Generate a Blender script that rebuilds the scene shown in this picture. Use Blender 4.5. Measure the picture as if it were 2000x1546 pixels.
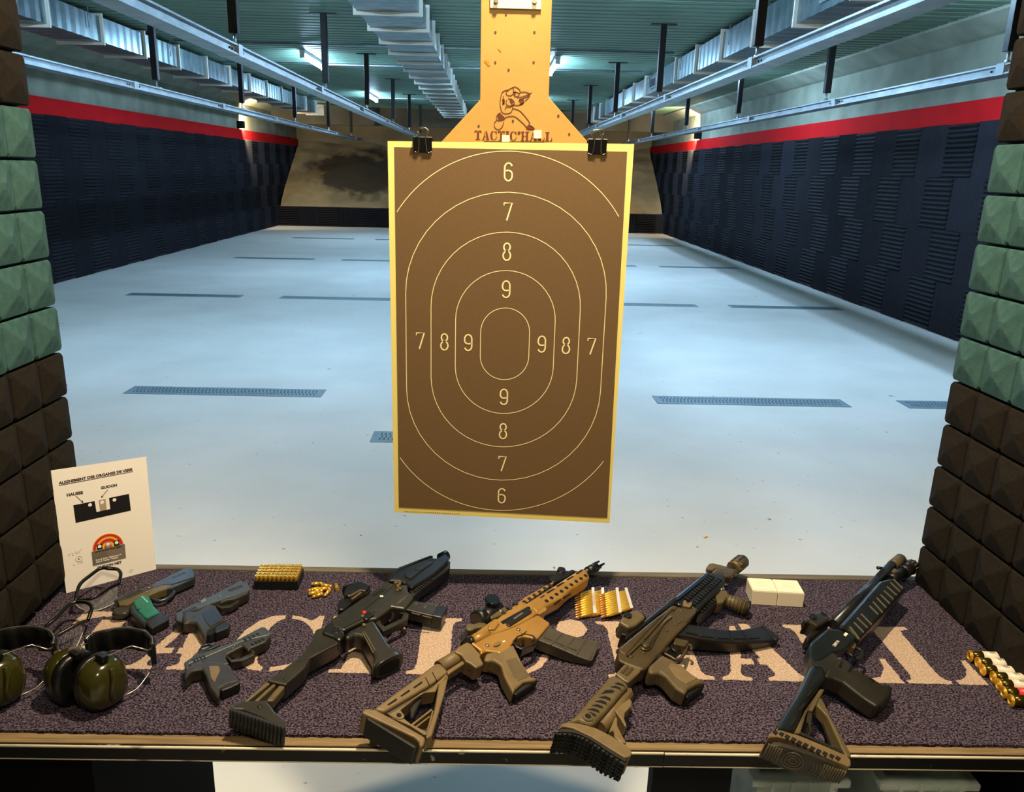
import bpy, bmesh, math, random
from mathutils import Matrix, Vector
random.seed(7)
for o in list(bpy.data.objects): bpy.data.objects.remove(o)
SC = bpy.context.scene
COL = SC.collection
PI = math.pi

# ---------------------------------------------------------------- camera
cd = bpy.data.cameras.new('camera'); cam = bpy.data.objects.new('camera', cd); COL.objects.link(cam)
cd.sensor_width = 36.0; cd.lens = 1550/2000*36.0; cd.shift_x = 31/2000; cd.clip_start = .05; cd.clip_end = 80
cam.matrix_world = Matrix(((0.999727, -0.018882, -0.013757, 0), (-0.008067, 0.273647, -0.961796, 0), (0.021926, 0.961645, 0.273420, 1.75), (0, 0, 0, 1)))
SC.camera = cam
# ---------------------------------------------------------------- world, exposure
w = bpy.data.worlds.new('world'); SC.world = w; w.use_nodes = True
w.node_tree.nodes['Background'].inputs[0].default_value = (1.0, .86, .68, 1)
w.node_tree.nodes['Background'].inputs[1].default_value = .06
vs = SC.view_settings
vs.view_transform = 'Standard'; vs.look = 'None'; vs.gamma = 1.0; vs.use_curve_mapping = False; vs.exposure = 0.0
TUBE_POWER = 285.0          # emission of the fluorescent tubes of the range
BOOTH_POWER = 42.0         # warm ceiling spot above the shooting table
# ---------------------------------------------------------------- large lights: warm lamps of the booths, plus an added front fill
def area(name, loc, target, size, power, col):
    l = bpy.data.lights.new(name, 'AREA'); l.shape = 'DISK'; l.size = size; l.energy = power; l.color = col
    o = bpy.data.objects.new(name, l); COL.objects.link(o); o.location = loc
    d = Vector(target) - Vector(loc); o.rotation_euler = d.to_track_quat('-Z', 'Y').to_euler()
    return o
area('booth_ceiling_lamp', (.12, 1.22, 2.85), (.12, 1.28, .9), .10, BOOTH_POWER*1.4, (1.0, .80, .54))
area('front_fill_light', (.25, -.30, 2.75), (.1, 1.5, 1.3), .25, BOOTH_POWER*.5, (1.0, .80, .54))  # added warm fill behind the camera, brightens the front of the target
for _x in (-2.05, 2.25): area('next_booth_lamp', (_x, 1.20, 2.52), (_x, 2.2, .5), .10, BOOTH_POWER*1.5, (1.0, .80, .54))

# ---------------------------------------------------------------- colour and materials
def lin(c):
    def f(v):
        v /= 255.0
        return v/12.92 if v <= .04045 else ((v+.055)/1.055)**2.4
    return (f(c[0]), f(c[1]), f(c[2]), 1)
MATS = {}
def mat(name, c, rough=.6, metal=0.0, c2=None, scale=40, bump=0.0, bscale=None, stretch=None, detail=3, lo=.35, hi=.65, spec=.5, emit=None, estr=0, alpha=1, trans=0, ior=1.45):
    if name in MATS: return MATS[name]
    m = bpy.data.materials.new(name); m.use_nodes = True; nt = m.node_tree; N = nt.nodes; L = nt.links
    b = N['Principled BSDF']
    b.inputs['Base Color'].default_value = lin(c); b.inputs['Roughness'].default_value = rough; b.inputs['Metallic'].default_value = metal
    b.inputs['Specular IOR Level'].default_value = spec; b.inputs['IOR'].default_value = ior
    if trans: b.inputs['Transmission Weight'].default_value = trans
    if alpha < 1: b.inputs['Alpha'].default_value = alpha
    if emit: b.inputs['Emission Color'].default_value = lin(emit); b.inputs['Emission Strength'].default_value = estr
    if c2 or bump:
        tc = N.new('ShaderNodeTexCoord'); mp = N.new('ShaderNodeMapping'); L.new(tc.outputs['Object'], mp.inputs[0])
        if stretch: mp.inputs['Scale'].default_value = stretch
    if c2:
        n = N.new('ShaderNodeTexNoise'); n.inputs['Scale'].default_value = scale; n.inputs['Detail'].default_value = detail; L.new(mp.outputs[0], n.inputs[0])
        r = N.new('ShaderNodeValToRGB'); r.color_ramp.elements[0].color = lin(c); r.color_ramp.elements[1].color = lin(c2)
        r.color_ramp.elements[0].position = lo; r.color_ramp.elements[1].position = hi
        L.new(n.outputs[0], r.inputs[0]); L.new(r.outputs[0], b.inputs['Base Color'])
    if bump:
        n2 = N.new('ShaderNodeTexNoise'); n2.inputs['Scale'].default_value = bscale or scale; n2.inputs['Detail'].default_value = 4; L.new(mp.outputs[0], n2.inputs[0])
        bp = N.new('ShaderNodeBump'); bp.inputs['Strength'].default_value = min(1, bump); bp.inputs['Distance'].default_value = .002*max(1, bump)
        L.new(n2.outputs[0], bp.inputs['Height']); L.new(bp.outputs[0], b.inputs['Normal'])
    MATS[name] = m
    return m

# ---------------------------------------------------------------- mesh helpers
def obj(name, bm, m, parent=None, bevel=0, smooth=False, segs=2):
    me = bpy.data.meshes.new(name)
    bmesh.ops.recalc_face_normals(bm, faces=bm.faces)
    bm.to_mesh(me); bm.free()
    for k in (m if isinstance(m, (list, tuple)) else [m]): me.materials.append(k)
    return link(name, me, parent, bevel, smooth, segs)
def link(name, me, parent=None, bevel=0, smooth=False, segs=2):
    o = bpy.data.objects.new(name, me); COL.objects.link(o)
    if parent: o.parent = parent
    if smooth:
        me.shade_smooth()
    if bevel:
        b = o.modifiers.new('bevel', 'BEVEL'); b.width = bevel; b.segments = segs; b.limit_method = 'ANGLE'; b.angle_limit = .6; b.harden_normals = False
    return o
def tag(o, label, cat, group=None, kind=None):
    o['label'] = label; o['category'] = cat
    if group: o['group'] = group
    if kind: o['kind'] = kind
    return o
def thing(name, label, cat, loc=(0, 0, 0), rz=0, group=None):
    o = bpy.data.objects.new(name, None); COL.objects.link(o); o.empty_display_size = .05
    o.location = loc; o.rotation_euler = (0, 0, rz)
    return tag(o, label, cat, group)
def struct(o, label=None, cat=None):
    o['kind'] = 'structure'
    if label: o['label'] = label; o['category'] = cat
    return o
def dup(root, label=None, loc=None, rz=None, group=None):
    r = root.copy(); COL.objects.link(r)
    if loc is not None: r.location = loc
    if rz is not None: r.rotation_euler = (0, 0, rz)
    if label: r['label'] = label
    if group: r['group'] = group
    for ch in list(root.children):
        c = ch.copy(); COL.objects.link(c); c.parent = r
        for g in list(ch.children):
            d = g.copy(); COL.objects.link(d); d.parent = c
    return r
B = bmesh.new
def box(bm, x0, x1, y0, y1, z0, z1, mi=0):
    v = [bm.verts.new(p) for p in ((x0,y0,z0),(x1,y0,z0),(x1,y1,z0),(x0,y1,z0),(x0,y0,z1),(x1,y0,z1),(x1,y1,z1),(x0,y1,z1))]
    for f in ((0,3,2,1),(4,5,6,7),(0,1,5,4),(1,2,6,5),(2,3,7,6),(3,0,4,7)):
        bm.faces.new([v[i] for i in f]).material_index = mi
    return bm
def prism(bm, pts, w0, w1, mi=0, sh=(0, 0)):
    a = [bm.verts.new((p[0]+sh[0], p[1]+sh[1], w0)) for p in pts]; b = [bm.verts.new((p[0], p[1], w1)) for p in pts]
    n = len(pts)
    bm.faces.new(a[::-1]).material_index = mi; bm.faces.new(b).material_index = mi
    for i in range(n): bm.faces.new((a[i], a[(i+1) % n], b[(i+1) % n], b[i])).material_index = mi
    return bm
def ring(bm, out, inn, w0, w1, mi=0):
    n = len(out)
    A = [bm.verts.new((p[0], p[1], w0)) for p in out]; Bv = [bm.verts.new((p[0], p[1], w1)) for p in out]
    Cv = [bm.verts.new((p[0], p[1], w0)) for p in inn]; D = [bm.verts.new((p[0], p[1], w1)) for p in inn]
    for i in range(n):
        j = (i+1) % n
        for f in ((A[i],A[j],Bv[j],Bv[i]), (Cv[j],Cv[i],D[i],D[j]), (Bv[i],Bv[j],D[j],D[i]), (A[j],A[i],Cv[i],Cv[j])):
            bm.faces.new(f).material_index = mi
    return bm
def cyl(bm, p0, p1, r0, r1=None, n=16, mi=0, cap=True):
    r1 = r0 if r1 is None else r1
    p0, p1 = Vector(p0), Vector(p1); d = (p1-p0).normalized()
    u = d.orthogonal().normalized(); v = d.cross(u)
    A = [bm.verts.new(p0+r0*(math.cos(2*PI*i/n)*u+math.sin(2*PI*i/n)*v)) for i in range(n)]
    E = [bm.verts.new(p1+r1*(math.cos(2*PI*i/n)*u+math.sin(2*PI*i/n)*v)) for i in range(n)]
    for i in range(n):
        f = bm.faces.new((A[i], A[(i+1) % n], E[(i+1) % n], E[i])); f.material_index = mi; f.smooth = True
    if cap:
        bm.faces.new(A[::-1]).material_index = mi; bm.faces.new(E).material_index = mi
    return bm
def tube(bm, path, r, n=8, mi=0, closed=False):
    P = [Vector(p) for p in path]; rings = []
    m = len(P)
    u = None
    for i in range(m):
        if closed: t = (P[(i+1) % m]-P[i-1])
        else: t = P[min(i+1, m-1)]-P[max(i-1, 0)]
        t.normalize()
        if u is None: u = t.orthogonal().normalized()
        else:
            u = u-t*u.dot(t)
            u = u.normalized() if u.length > 1e-6 else t.orthogonal().normalized()
        v = t.cross(u)
        rr = r[i] if isinstance(r, (list, tuple)) else r
        rings.append([bm.verts.new(P[i]+rr*(math.cos(2*PI*k/n)*u+math.sin(2*PI*k/n)*v)) for k in range(n)])
    for i in range(m if closed else m-1):
        a, b = rings[i], rings[(i+1) % m]
        for k in range(n):
            f = bm.faces.new((a[k], a[(k+1) % n], b[(k+1) % n], b[k])); f.smooth = True; f.material_index = mi
    if not closed:
        bm.faces.new(rings[0][::-1]).material_index = mi; bm.faces.new(rings[-1]).material_index = mi
    return bm
def lathe(bm, prof, n=16, mis=None, axis='z', off=(0, 0, 0)):
    rs = []
    def P(r, h, a):
        if axis == 'z': p = (r*math.cos(a), r*math.sin(a), h)
        elif axis == 'x': p = (h, r*math.cos(a), r*math.sin(a))
        else: p = (r*math.cos(a), h, r*math.sin(a))
        return (p[0]+off[0], p[1]+off[1], p[2]+off[2])
    for r, h in prof: rs.append([bm.verts.new(P(r, h, 2*PI*k/n)) for k in range(n)])
    for i in range(len(prof)-1):
        for k in range(n):
            f = bm.faces.new((rs[i][k], rs[i][(k+1) % n], rs[i+1][(k+1) % n], rs[i+1][k])); f.smooth = True
            if mis: f.material_index = mis[i]
    f = bm.faces.new(rs[0][::-1]); f.material_index = mis[0] if mis else 0
    f = bm.faces.new(rs[-1]); f.material_index = mis[-1] if mis else 0
    return bm
def smoothpath(pts, k=4):
    P = [Vector(p) for p in pts]; out = []
    for i in range(len(P)-1):
        a, b, c, d = P[max(i-1, 0)], P[i], P[i+1], P[min(i+2, len(P)-1)]
        for j in range(k):
            t = j/k
            out.append(.5*((2*b)+(c-a)*t+(2*a-5*b+4*c-d)*t*t+(3*b-a-3*c+d)*t*t*t))
    out.append(P[-1])
    return out
def ribbon(bm, pts, wd, y0, depth, closed=False, mi=0):
    """flat printed stroke in the XZ plane of a board facing -Y"""
    P = [Vector((p[0], p[1])) for p in pts]; m = len(P); Lf = []; Rt = []
    for i in range(m):
        if closed: t = P[(i+1) % m]-P[i-1]
        else: t = P[min(i+1, m-1)]-P[max(i-1, 0)]
        if t.length < 1e-9: t = Vector((1, 0))
        t.normalize(); nn = Vector((-t.y, t.x))*wd/2
        Lf.append(P[i]+nn); Rt.append(P[i]-nn)
    vl = [bm.verts.new((p.x, y0, p.y)) for p in Lf]; vr = [bm.verts.new((p.x, y0, p.y)) for p in Rt]
    for i in range(m if closed else m-1):
        j = (i+1) % m
        bm.faces.new((vl[i], vl[j], vr[j], vr[i])).material_index = mi
    return bm
def text_mesh(s, size, m, parent, name, place, align='CENTER', extrude=.0002, bold=0):
    c = bpy.data.curves.new(name, 'FONT'); c.body = s; c.size = size; c.align_x = align; c.extrude = extrude; c.offset = bold; c.resolution_u = 3
    t = bpy.data.objects.new(name, c); COL.objects.link(t)
    me = bpy.data.meshes.new_from_object(t.evaluated_get(bpy.context.evaluated_depsgraph_get()))
    bpy.data.objects.remove(t); bpy.data.curves.remove(c)
    me.name = name; me.materials.clear(); me.materials.append(m)
    o = link(name, me, parent); o.matrix_local = place
    return o

# ================================================================ the range: shell
XL, XR, YF, YB, ZC = -6.41, 5.39, 24.6, 27.7, 3.43
M_floor = mat('floor_concrete', (206, 207, 202), .5, c2=(220, 221, 216), scale=1.3, bump=.25, bscale=60, lo=.3, hi=.7)
# small dark scuffs and pits on the concrete
def add_specks(m, scale, thr, col):
    nt = m.node_tree; N = nt.nodes; L = nt.links; b = N['Principled BSDF']
    old = b.inputs['Base Color'].links[0].from_socket
    tc = N.new('ShaderNodeTexCoord'); n = N.new('ShaderNodeTexNoise'); n.inputs['Scale'].default_value = scale; n.inputs['Detail'].default_value = 5
    L.new(tc.outputs['Object'], n.inputs[0])
    r = N.new('ShaderNodeValToRGB'); r.color_ramp.elements[0].position = thr; r.color_ramp.elements[1].position = thr+.05
    L.new(n.outputs[0], r.inputs[0])
    mx = N.new('ShaderNodeMix'); mx.data_type = 'RGBA'; L.new(r.outputs[0], mx.inputs[0]); L.new(old, mx.inputs[6]); mx.inputs[7].default_value = lin(col)
    L.new(mx.outputs[2], b.inputs['Base Color'])
add_specks(M_floor, 26, .69, (120, 118, 108))
add_specks(M_floor, 6, .71, (150, 150, 140))
M_conc = mat('wall_concrete', (112, 118, 104), .85, c2=(136, 141, 126), scale=2.2, bump=.2, bscale=30)
M_conc_far = mat('back_concrete', (104, 100, 84), .9, c2=(126, 120, 100), scale=1.2, bump=.2, bscale=20)
M_deck = mat('ceiling_deck', (84, 112, 96), .5, metal=0, c2=(96, 124, 107), scale=1.5)
M_foam_dark = mat('ribbed_foam', (22, 23, 31), .8, c2=(26, 28, 37), scale=8, spec=.3)
M_red = mat('red_paint', (164, 10, 16), .9, c2=(174, 14, 19), scale=3, spec=.15)
M_galv = mat('galvanised_steel', (136, 148, 154), .38, metal=.75, c2=(170, 180, 184), scale=7, lo=.3, hi=.7)
M_blacksteel = mat('black_steel', (7, 8, 10), .5, spec=.3)
M_duct = mat('duct_sheet', (96, 116, 122), .32, metal=.85, c2=(132, 150, 156), scale=7, lo=.3, hi=.7)
M_flange = mat('duct_flange', (206, 204, 190), .5, metal=.2)
M_drain = mat('drain_steel', (112, 136, 148), .5, metal=.2, c2=(128, 150, 160), scale=20)
M_hole = mat('dark_opening', (8, 9, 11), .9)

bm = B(); box(bm, -8, 7, -2.5, YB+.3, -.1, 0)
struct(obj('floor', bm, M_floor), 'pale concrete floor of the shooting range', 'floor')
# corrugated deck: trapezoid ribs running across the hall
bm = B()
prof = []
y = -2.6
while y < YF:
    prof += [(y, ZC), (y+.12, ZC), (y+.13, ZC+.014), (y+.19, ZC+.014), (y+.20, ZC)]
    y += .20
va = [bm.verts.new((XL-.3, p[0], p[1])) for p in prof]; vb = [bm.verts.new((XR+.3, p[0], p[1])) for p in prof]
for i in range(len(prof)-1):
    if prof[i] != prof[i+1]: bm.faces.new((va[i], vb[i], vb[i+1], va[i+1]))
box(bm, XL-.3, XR+.3, -2.6, YB+.3, ZC+.06, ZC+.16)
struct(obj('ceiling', bm, M_deck), 'green-grey corrugated metal ceiling of the range', 'ceiling')

def side_wall(nm, x0, x1, side):
    bm = B(); box(bm, x0, x1, 1.7, YB+.3, 0, ZC+.1)
    wl = struct(obj(nm, bm, M_conc), 'concrete side wall clad in ribbed foam on the %s of the range' % side, 'wall')
    s = 1 if side == 'left' else -1
    xi = x1 if side == 'left' else x0
    return wl, s, xi
wall_left, sl, xl = side_wall('wall_left', XL-.3, XL, 'left')
wall_right, sr, xr = side_wall('wall_right', XR, XR+.3, 'right')
bm = B(); box(bm, XL-.3, XR+.3, YB, YB+.3, 0, ZC+.1)
struct(obj('wall_back', bm, M_conc_far), 'dim concrete wall behind the bullet trap', 'wall')
bm = B(); box(bm, XL, XR, YF, YF+.2, 2.93, ZC+.05)
struct(obj('trim_1', bm, mat('baffle_concrete', (66, 66, 58), .9, c2=(82, 80, 70), scale=2)), 'dark concrete baffle under the far end of the ceiling', 'baffle')
# concrete haunch between ceiling and walls
for k, (xi, s) in enumerate(((XL, 1), (XR, -1))):
    bm = B()
    a = [bm.verts.new(p) for p in ((xi, 1.7, 3.25), (xi+s*.06, 1.7, 3.27), (xi+s*.32, 1.7, 3.40), (xi+s*.32, 1.7, ZC+.03), (xi, 1.7, ZC+.03))]
    b = [bm.verts.new((v.co.x, YB, v.co.z)) for v in a]
    bm.faces.new(a); bm.faces.new(b)
    for i in range(5): bm.faces.new((a[i], a[(i+1) % 5], b[(i+1) % 5], b[i]))
    struct(obj('trim_%d' % (k+2), bm, M_conc), 'concrete haunch along the %s top of the range wall' % ('left', 'right')[k], 'haunch')
    bm = B(); x2 = xi+s*.045
    box(bm, min(xi, x2), max(xi, x2), 1.7, 27.65, 2.37, 2.61)
    struct(obj('trim_%d' % (k+4), bm, M_red), 'red painted band along the %s wall above the foam panels' % ('left', 'right')[k], 'wall band')

# ribbed foam panels, one mesh for upright and one for level ribs
def panel_mesh(horizontal):
    bm = B(); S = .595; n = 11; d0, d1 = .03, .072
    P = []
    for i in range(n):
        a = S*i/n; P += [(a, d0), (a+S*.45/n, d1), (a+S*.55/n, d1), (a+S*.999/n, d0)]
    def V(p, e): return (p[1], e, p[0]) if horizontal else (p[1], p[0], e)
    va = [bm.verts.new(V(p, 0)) for p in P]; vb = [bm.verts.new(V(p, S)) for p in P]
    for i in range(len(P)-1): bm.faces.new((va[i], va[i+1], vb[i+1], vb[i]))
    box(bm, 0, d0-.002, 0, S, 0, S)
    me = bpy.data.meshes.new('foam_panel'); bm.to_mesh(me); bm.free(); me.materials.append(M_foam_dark)
    return me
PH, PV = panel_mesh(True), panel_mesh(False)
def panels(wall, xi, s, y0, y1, ph):
    for r in range(4):
        y = y0-(.31 if r % 2 else 0); k = 0
        while y < y1:
            o = link('foam_panel', PH if (k+ph) % 2 == 0 else PV, wall)
            o.location = (xi, y if s > 0 else y+.595, .004+r*.592)
            o.rotation_euler = (0, 0, 0 if s > 0 else PI)
            y += .6; k += 1
panels(wall_left, XL, 1, 9.95, 27.2, 1)
panels(wall_right, XR, -1, 7.0, 27.2, 0)
# low foam wall in front of the bullet trap
bm = B(); box(bm, XL, XR, YF, YF+.15, 0, .57)
low = struct(obj('wall_trap', bm, M_foam_dark), 'low foam-clad wall at the foot of the bullet trap', 'wall')
k = 0; x = XL+.08
while x < XR-.5:
    o = link('foam_panel', PH if k % 2 == 0 else PV, low); o.location = (x, YF, 0); o.rotation_euler = (0, 0, -PI/2); o.scale = (1, 1, .95)
    x += .6; k += 1

# bullet trap: rubble slope
M_berm = mat('rubble', (142, 132, 104), 1.0, c2=(112, 106, 86), scale=1.1, bump=1.0, bscale=9, detail=8)
nt = M_berm.node_tree; N = nt.nodes; L = nt.links; b = N['Principled BSDF']; old = b.inputs['Base Color'].links[0].from_socket
tc = N.new('ShaderNodeTexCoord'); mp = N.new('ShaderNodeMapping'); mp.inputs['Location'].default_value = (3.6, -26.3, -1.6); mp.inputs['Scale'].default_value = (.42, .42, .9)
gr = N.new('ShaderNodeTexGradient'); gr.gradient_type = 'SPHERICAL'; ns = N.new('ShaderNodeTexNoise'); ns.inputs['Scale'].default_value = 1.6; ns.inputs['Detail'].default_value = 7
L.new(tc.outputs['Object'], ns.inputs[0]); ad = N.new('ShaderNodeVectorMath'); ad.operation = 'MULTIPLY_ADD'; ad.inputs[1].default_value = (1.3, 1.3, 1.3)
L.new(ns.outputs['Color'], ad.inputs[0]); L.new(tc.outputs['Object'], mp.inputs[0])
mp.inputs['Location'].default_value = (3.9*.42-.65, -26.3*.42-.65, -1.55*.9-.65); L.new(mp.outputs[0], ad.inputs[2]); L.new(ad.outputs[0], gr.inputs[0])
rp = N.new('ShaderNodeValToRGB'); rp.color_ramp.elements[0].position = .12; rp.color_ramp.elements[1].position = .38; L.new(gr.outputs[1], rp.inputs[0])
mx = N.new('ShaderNodeMix'); mx.data_type = 'RGBA'; L.new(rp.outputs[0], mx.inputs[0]); L.new(old, mx.inputs[6]); mx.inputs[7].default_value = lin((56, 54, 46)); L.new(mx.outputs[2], b.inputs['Base Color'])
bm = B(); nx, ny = 150, 44; G = []
for j in range(ny+1):
    row = []
    for i in range(nx+1):
        x = XL+.1+(XR-XL-.2)*i/nx; t = j/ny
        yy = YF+.16+2.9*t; z = .56+1.9*t**.85+.10*math.sin(x*1.1+1)*t+.05*math.sin(x*2.7)*t
        z += random.uniform(-.02, .02)+.03*math.sin(x*5+yy*7)*math.sin(yy*4-x*2)*t
        row.append(bm.verts.new((x, yy, z)))
    G.append(row)
for j in range(ny):
    for i in range(nx): bm.faces.new((G[j][i], G[j][i+1], G[j+1][i+1], G[j+1][i]))
o = obj('bullet_trap_slope', bm, M_berm, smooth=True)
tag(o, 'dusty slope of rubble filling the bullet trap at the far end', 'rubble slope', kind='stuff')

# ================================================================ floor drains
def drain(name, x0, x1, y0, dy, label):
    t = thing(name, label, 'floor drain', ((x0+x1)/2, y0, 0), 0, 'slotted floor drains of the range')
    wd = x1-x0
    bm = B(); box(bm, -wd/2, wd/2, 0, dy, .0, .004)
    obj('frame', bm, M_drain, t)
    bm = B(); n = int(wd/.0285)
    for k in range(n-3):
        xx = -wd/2+.055+k*.0285
        for r in range(3):
            yy = dy*(.2+.22*r)
            a = xx+(.009 if r % 2 else 0)
            v = [bm.verts.new(p) for p in ((a, yy, .0045), (a+.009, yy, .0045), (a+.009, yy+dy*.17, .0045), (a, yy+dy*.17, .0045))]
            bm.faces.new(v)
    so = obj('slots', bm, mat('drain_slot', (46, 62, 72), .8), t); so['kind'] = 'stuff'
    return t
lane = {-4.16: 'far left lane', -2.07: 'lane left of the target', 2.14: 'lane right of the target', 4.15: 'lane along the right wall', .03: 'lane behind the target'}
rows = {6.02: 'nearest', 10.82: 'second', 15.55: 'third', 20.3: 'farthest'}
for yy, rn in rows.items():
    for xc, ln in lane.items():
        if xc == .03 and yy != 20.3 and yy != 15.55: continue
        drain('floor_drain', xc-.775, xc+.775, yy, .22, '%s slotted steel floor drain in the %s' % (rn, ln))
drain('floor_drain', -.76, .72, 4.98, .22, 'slotted steel floor drain half hidden behind the target sheet')

# ================================================================ target rails with their hangers
def rail(X, label, y0, y1, posts, hid):
    r = thing('target_rail', label, 'rail', (X, 0, 2.52), 0, 'overhead target rails')
    w2, h = .075, .075
    prof = [(-w2, 0), (w2, 0), (w2, .012), (w2-.03, .014), (w2-.03, .06), (w2, .063), (w2, h), (-w2, h), (-w2, .063), (-w2+.03, .06), (-w2+.03, .014), (-w2, .012)]
    bm = B(); a = [bm.verts.new((p[0], y0, p[1])) for p in prof]; b2 = [bm.verts.new((p[0], y1, p[1])) for p in prof]
    bm.faces.new(a); bm.faces.new(b2)
    for i in range(len(prof)): bm.faces.new((a[i], a[(i+1) % len(prof)], b2[(i+1) % len(prof)], b2[i]))
    obj('rail_beam', bm, M_galv, r)
    y = y0+1.5
    while y < y1-.5:
        bm = B(); box(bm, -w2-.004, w2+.004, y, y+.10, -.003, h+.004); obj('joint_plate', bm, M_galv, r)
        bm = B()
        for dy in (-.12, -.06, .14, .2):
            for sx in (-1, 1): cyl(bm, (sx*(w2-.031), y+dy, .037), (sx*(w2-.022), y+dy, .037), .008, n=8)
        obj('bolts', bm, M_blacksteel, r)['kind'] = 'stuff'
        y += 3.0
    for k, py in enumerate(posts):
        t = thing('rail_hanger', '%s black steel hanger post of the %s' % (('first', 'second', 'third', 'fourth', 'fifth', 'sixth', 'seventh')[k], label), 'hanger post', (X, py, ZC), 0, 'black rail hangers under the ceiling')
        bm = B(); box(bm, -.035, .035, -.035, .035, -.74, 0); obj('post', bm, M_blacksteel, t, bevel=.004)
        bm = B(); box(bm, -.15, .15, -.05, .05, -.008, .0); obj('ceiling_plate', bm, M_blacksteel, t)
        bm = B(); cyl(bm, (0, 0, -.832), (0, 0, -.74), .011, n=10); obj('threaded_rod', bm, M_galv, t)
        bm = B(); box(bm, -.05, .05, -.04, .04, -.8305, -.822); cyl(bm, (0, 0, -.826), (0, 0, -.80), .02, n=6); obj('clamp', bm, M_galv, t)
rail(-3.97, 'galvanised target rail nearest the left wall', 1.8, 25.6, [6.7, 10.1, 13.5, 17.1, 20.6, 23.9], 0)
rail(-1.93, 'galvanised target rail just left of the hanging target', 1.8, 25.6, [3.1, 6.48, 9.93, 13.2, 16.7, 20.0, 23.1], 0)
rail(2.0, 'galvanised target rail just right of the hanging target', 1.8, 25.6, [3.0, 6.45, 10.07, 13.5, 17.0, 20.5, 23.9], 0)
rail(3.88, 'galvanised target rail nearest the right wall', 1.8, 25.6, [6.4, 9.75, 13.15, 16.57, 20.0, 23.3], 0)

# ================================================================ ventilation ducts
def duct(label, x0, x1, z0, z1, y0, y1, pitch, face, grille=()):
    t = thing('ventilation_duct', label, 'duct', ((x0+x1)/2, y0, z0), 0, 'galvanised ventilation ducts')
    w2 = (x1-x0)/2; h = z1-z0
    n = int((y1-y0)/pitch)
    for k in range(n):
        a, b2 = k*pitch, (k+1)*pitch-.02
        bm = B()
        # cross-ribbed sheet: shallow folds along the section
        m = 12; P = []
        for i in range(m+1):
            P.append((a+(b2-a)*i/m, .006 if i % 2 else 0))
        for i in range(m):
            (ya, da), (yb, db) = P[i], P[i+1]
            q = [bm.verts.new(c) for c in ((-w2+da, ya, da), (w2-da, ya, da), (w2-da, ya, h), (-w2+da, ya, h), (-w2+db, yb, db), (w2-db, yb, db), (w2-db, yb, h), (-w2+db, yb, h))]
            bm.faces.new((q[0], q[1], q[5], q[4])); bm.faces.new((q[1], q[2], q[6], q[5])); bm.faces.new((q[3], q[0], q[4], q[7])); bm.faces.new((q[2], q[3], q[7], q[6]))
        bmesh.ops.remove_doubles(bm, verts=bm.verts, dist=.0005)
        obj('duct_section', bm, M_duct, t)
        bm = B(); fo, fi = .032, .0
        ring(bm, [(-w2-fo, -fo), (w2+fo, -fo), (w2+fo, h+fo), (-w2-fo, h+fo)], [(-w2-fi, fi), (w2+fi, fi), (w2+fi, h-fi), (-w2-fi, h-fi)], -.014, .014)
        f = obj('duct_flange', bm, M_flange, t); f.matrix_local = Matrix.Translation((0, b2+.01, 0)) @ Matrix.Rotation(PI/2, 4, 'X')
        if k % 2 == 0:
            for sx in (-1, 1):
                bm = B(); cyl(bm, (sx*(w2+.015), b2-.3, h*.4), (sx*(w2+.015), b2-.3, ZC-z0), .007, n=8)
                obj('suspension_rod', bm, M_galv, t)
    for a in (0, y1-y0-.04):
        bm = B(); box(bm, -w2, w2, a, a+.02, 0, h); obj('end_cap', bm, M_galv, t)
    for gy in grille:
        bm = B(); sx = face*(w2+.004); box(bm, min(sx, sx+face*.012), max(sx, sx+face*.012), gy-y0-.25, gy-y0+.25, h*.22, h*.78); g = obj('air_grille', bm, M_galv, t)
        bm = B()
        for i in range(9):
            yy = gy-y0-.215+i*.05; xx = sx+face*.0125
            box(bm, min(xx, xx+face*.002), max(xx, xx+face*.002), yy, yy+.026, h*.28, h*.72)
        obj('louvre_gaps', bm, M_hole, g)['kind'] = 'stuff'
    return t
duct('galvanised air duct with a louvred grille by the left wall', -5.1, -4.6, 3.10, 3.38, 1.8, 23.3, 1.2, 1, (8.2,))
duct('galvanised air duct in the middle of the ceiling left of the target', -1.28, -.69, 3.16, 3.36, 1.9, 23.9, .9, 1)
duct('galvanised air duct with grilles near the right wall', 2.74, 3.3, 3.08, 3.38, 1.8, 23.3, 1.2, -1, (7.0, 14.3))

# ================================================================ ceiling lamps and conduits
M_tube = mat('lamp_tube', (255, 255, 255), .4, emit=(180, 219, 255), estr=TUBE_POWER)
M_batten = mat('lamp_batten', (200, 205, 208), .5)
LN = {-2.85: 'left of the middle duct', 1.0: 'right of the target hanger', 3.62: 'beyond the right duct'}
for X, ln in LN.items():
    for Y, rn in ((7.4, 'nearest'), (13.7, 'middle'), (20.3, 'farthest')):
        t = thing('fluorescent_lamp', '%s lit fluorescent tube lamp %s' % (rn, ln), 'ceiling lamp', (X, Y, ZC), 0, 'fluorescent lamps of the range')
        bm = B(); box(bm, -.04, .04, -.8, .8, -.05, 0); obj('batten', bm, M_batten, t, bevel=.004)
        bm = B(); cyl(bm, (0, -.76, -.085), (0, .76, -.085), .03, n=12); obj('tube', bm, M_tube, t)
        for a in (-.80, .765):
            bm = B(); box(bm, -.035, .035, a, a+.035, -.118, -.05); obj('end_holder', bm, M_batten, t)
for Y, rn in ((12.2, 'nearer'), (14.5, 'middle'), (21.0, 'farther')):
    bm = B(); tube(bm, [(-4.5, Y, ZC-.02), (2.6, Y, ZC-.02)], .014); o = obj('cable_conduit', bm, M_galv)
    tag(o, '%s thin cable conduit running across the ceiling' % rn, 'conduit', 'ceiling conduits')
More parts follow.
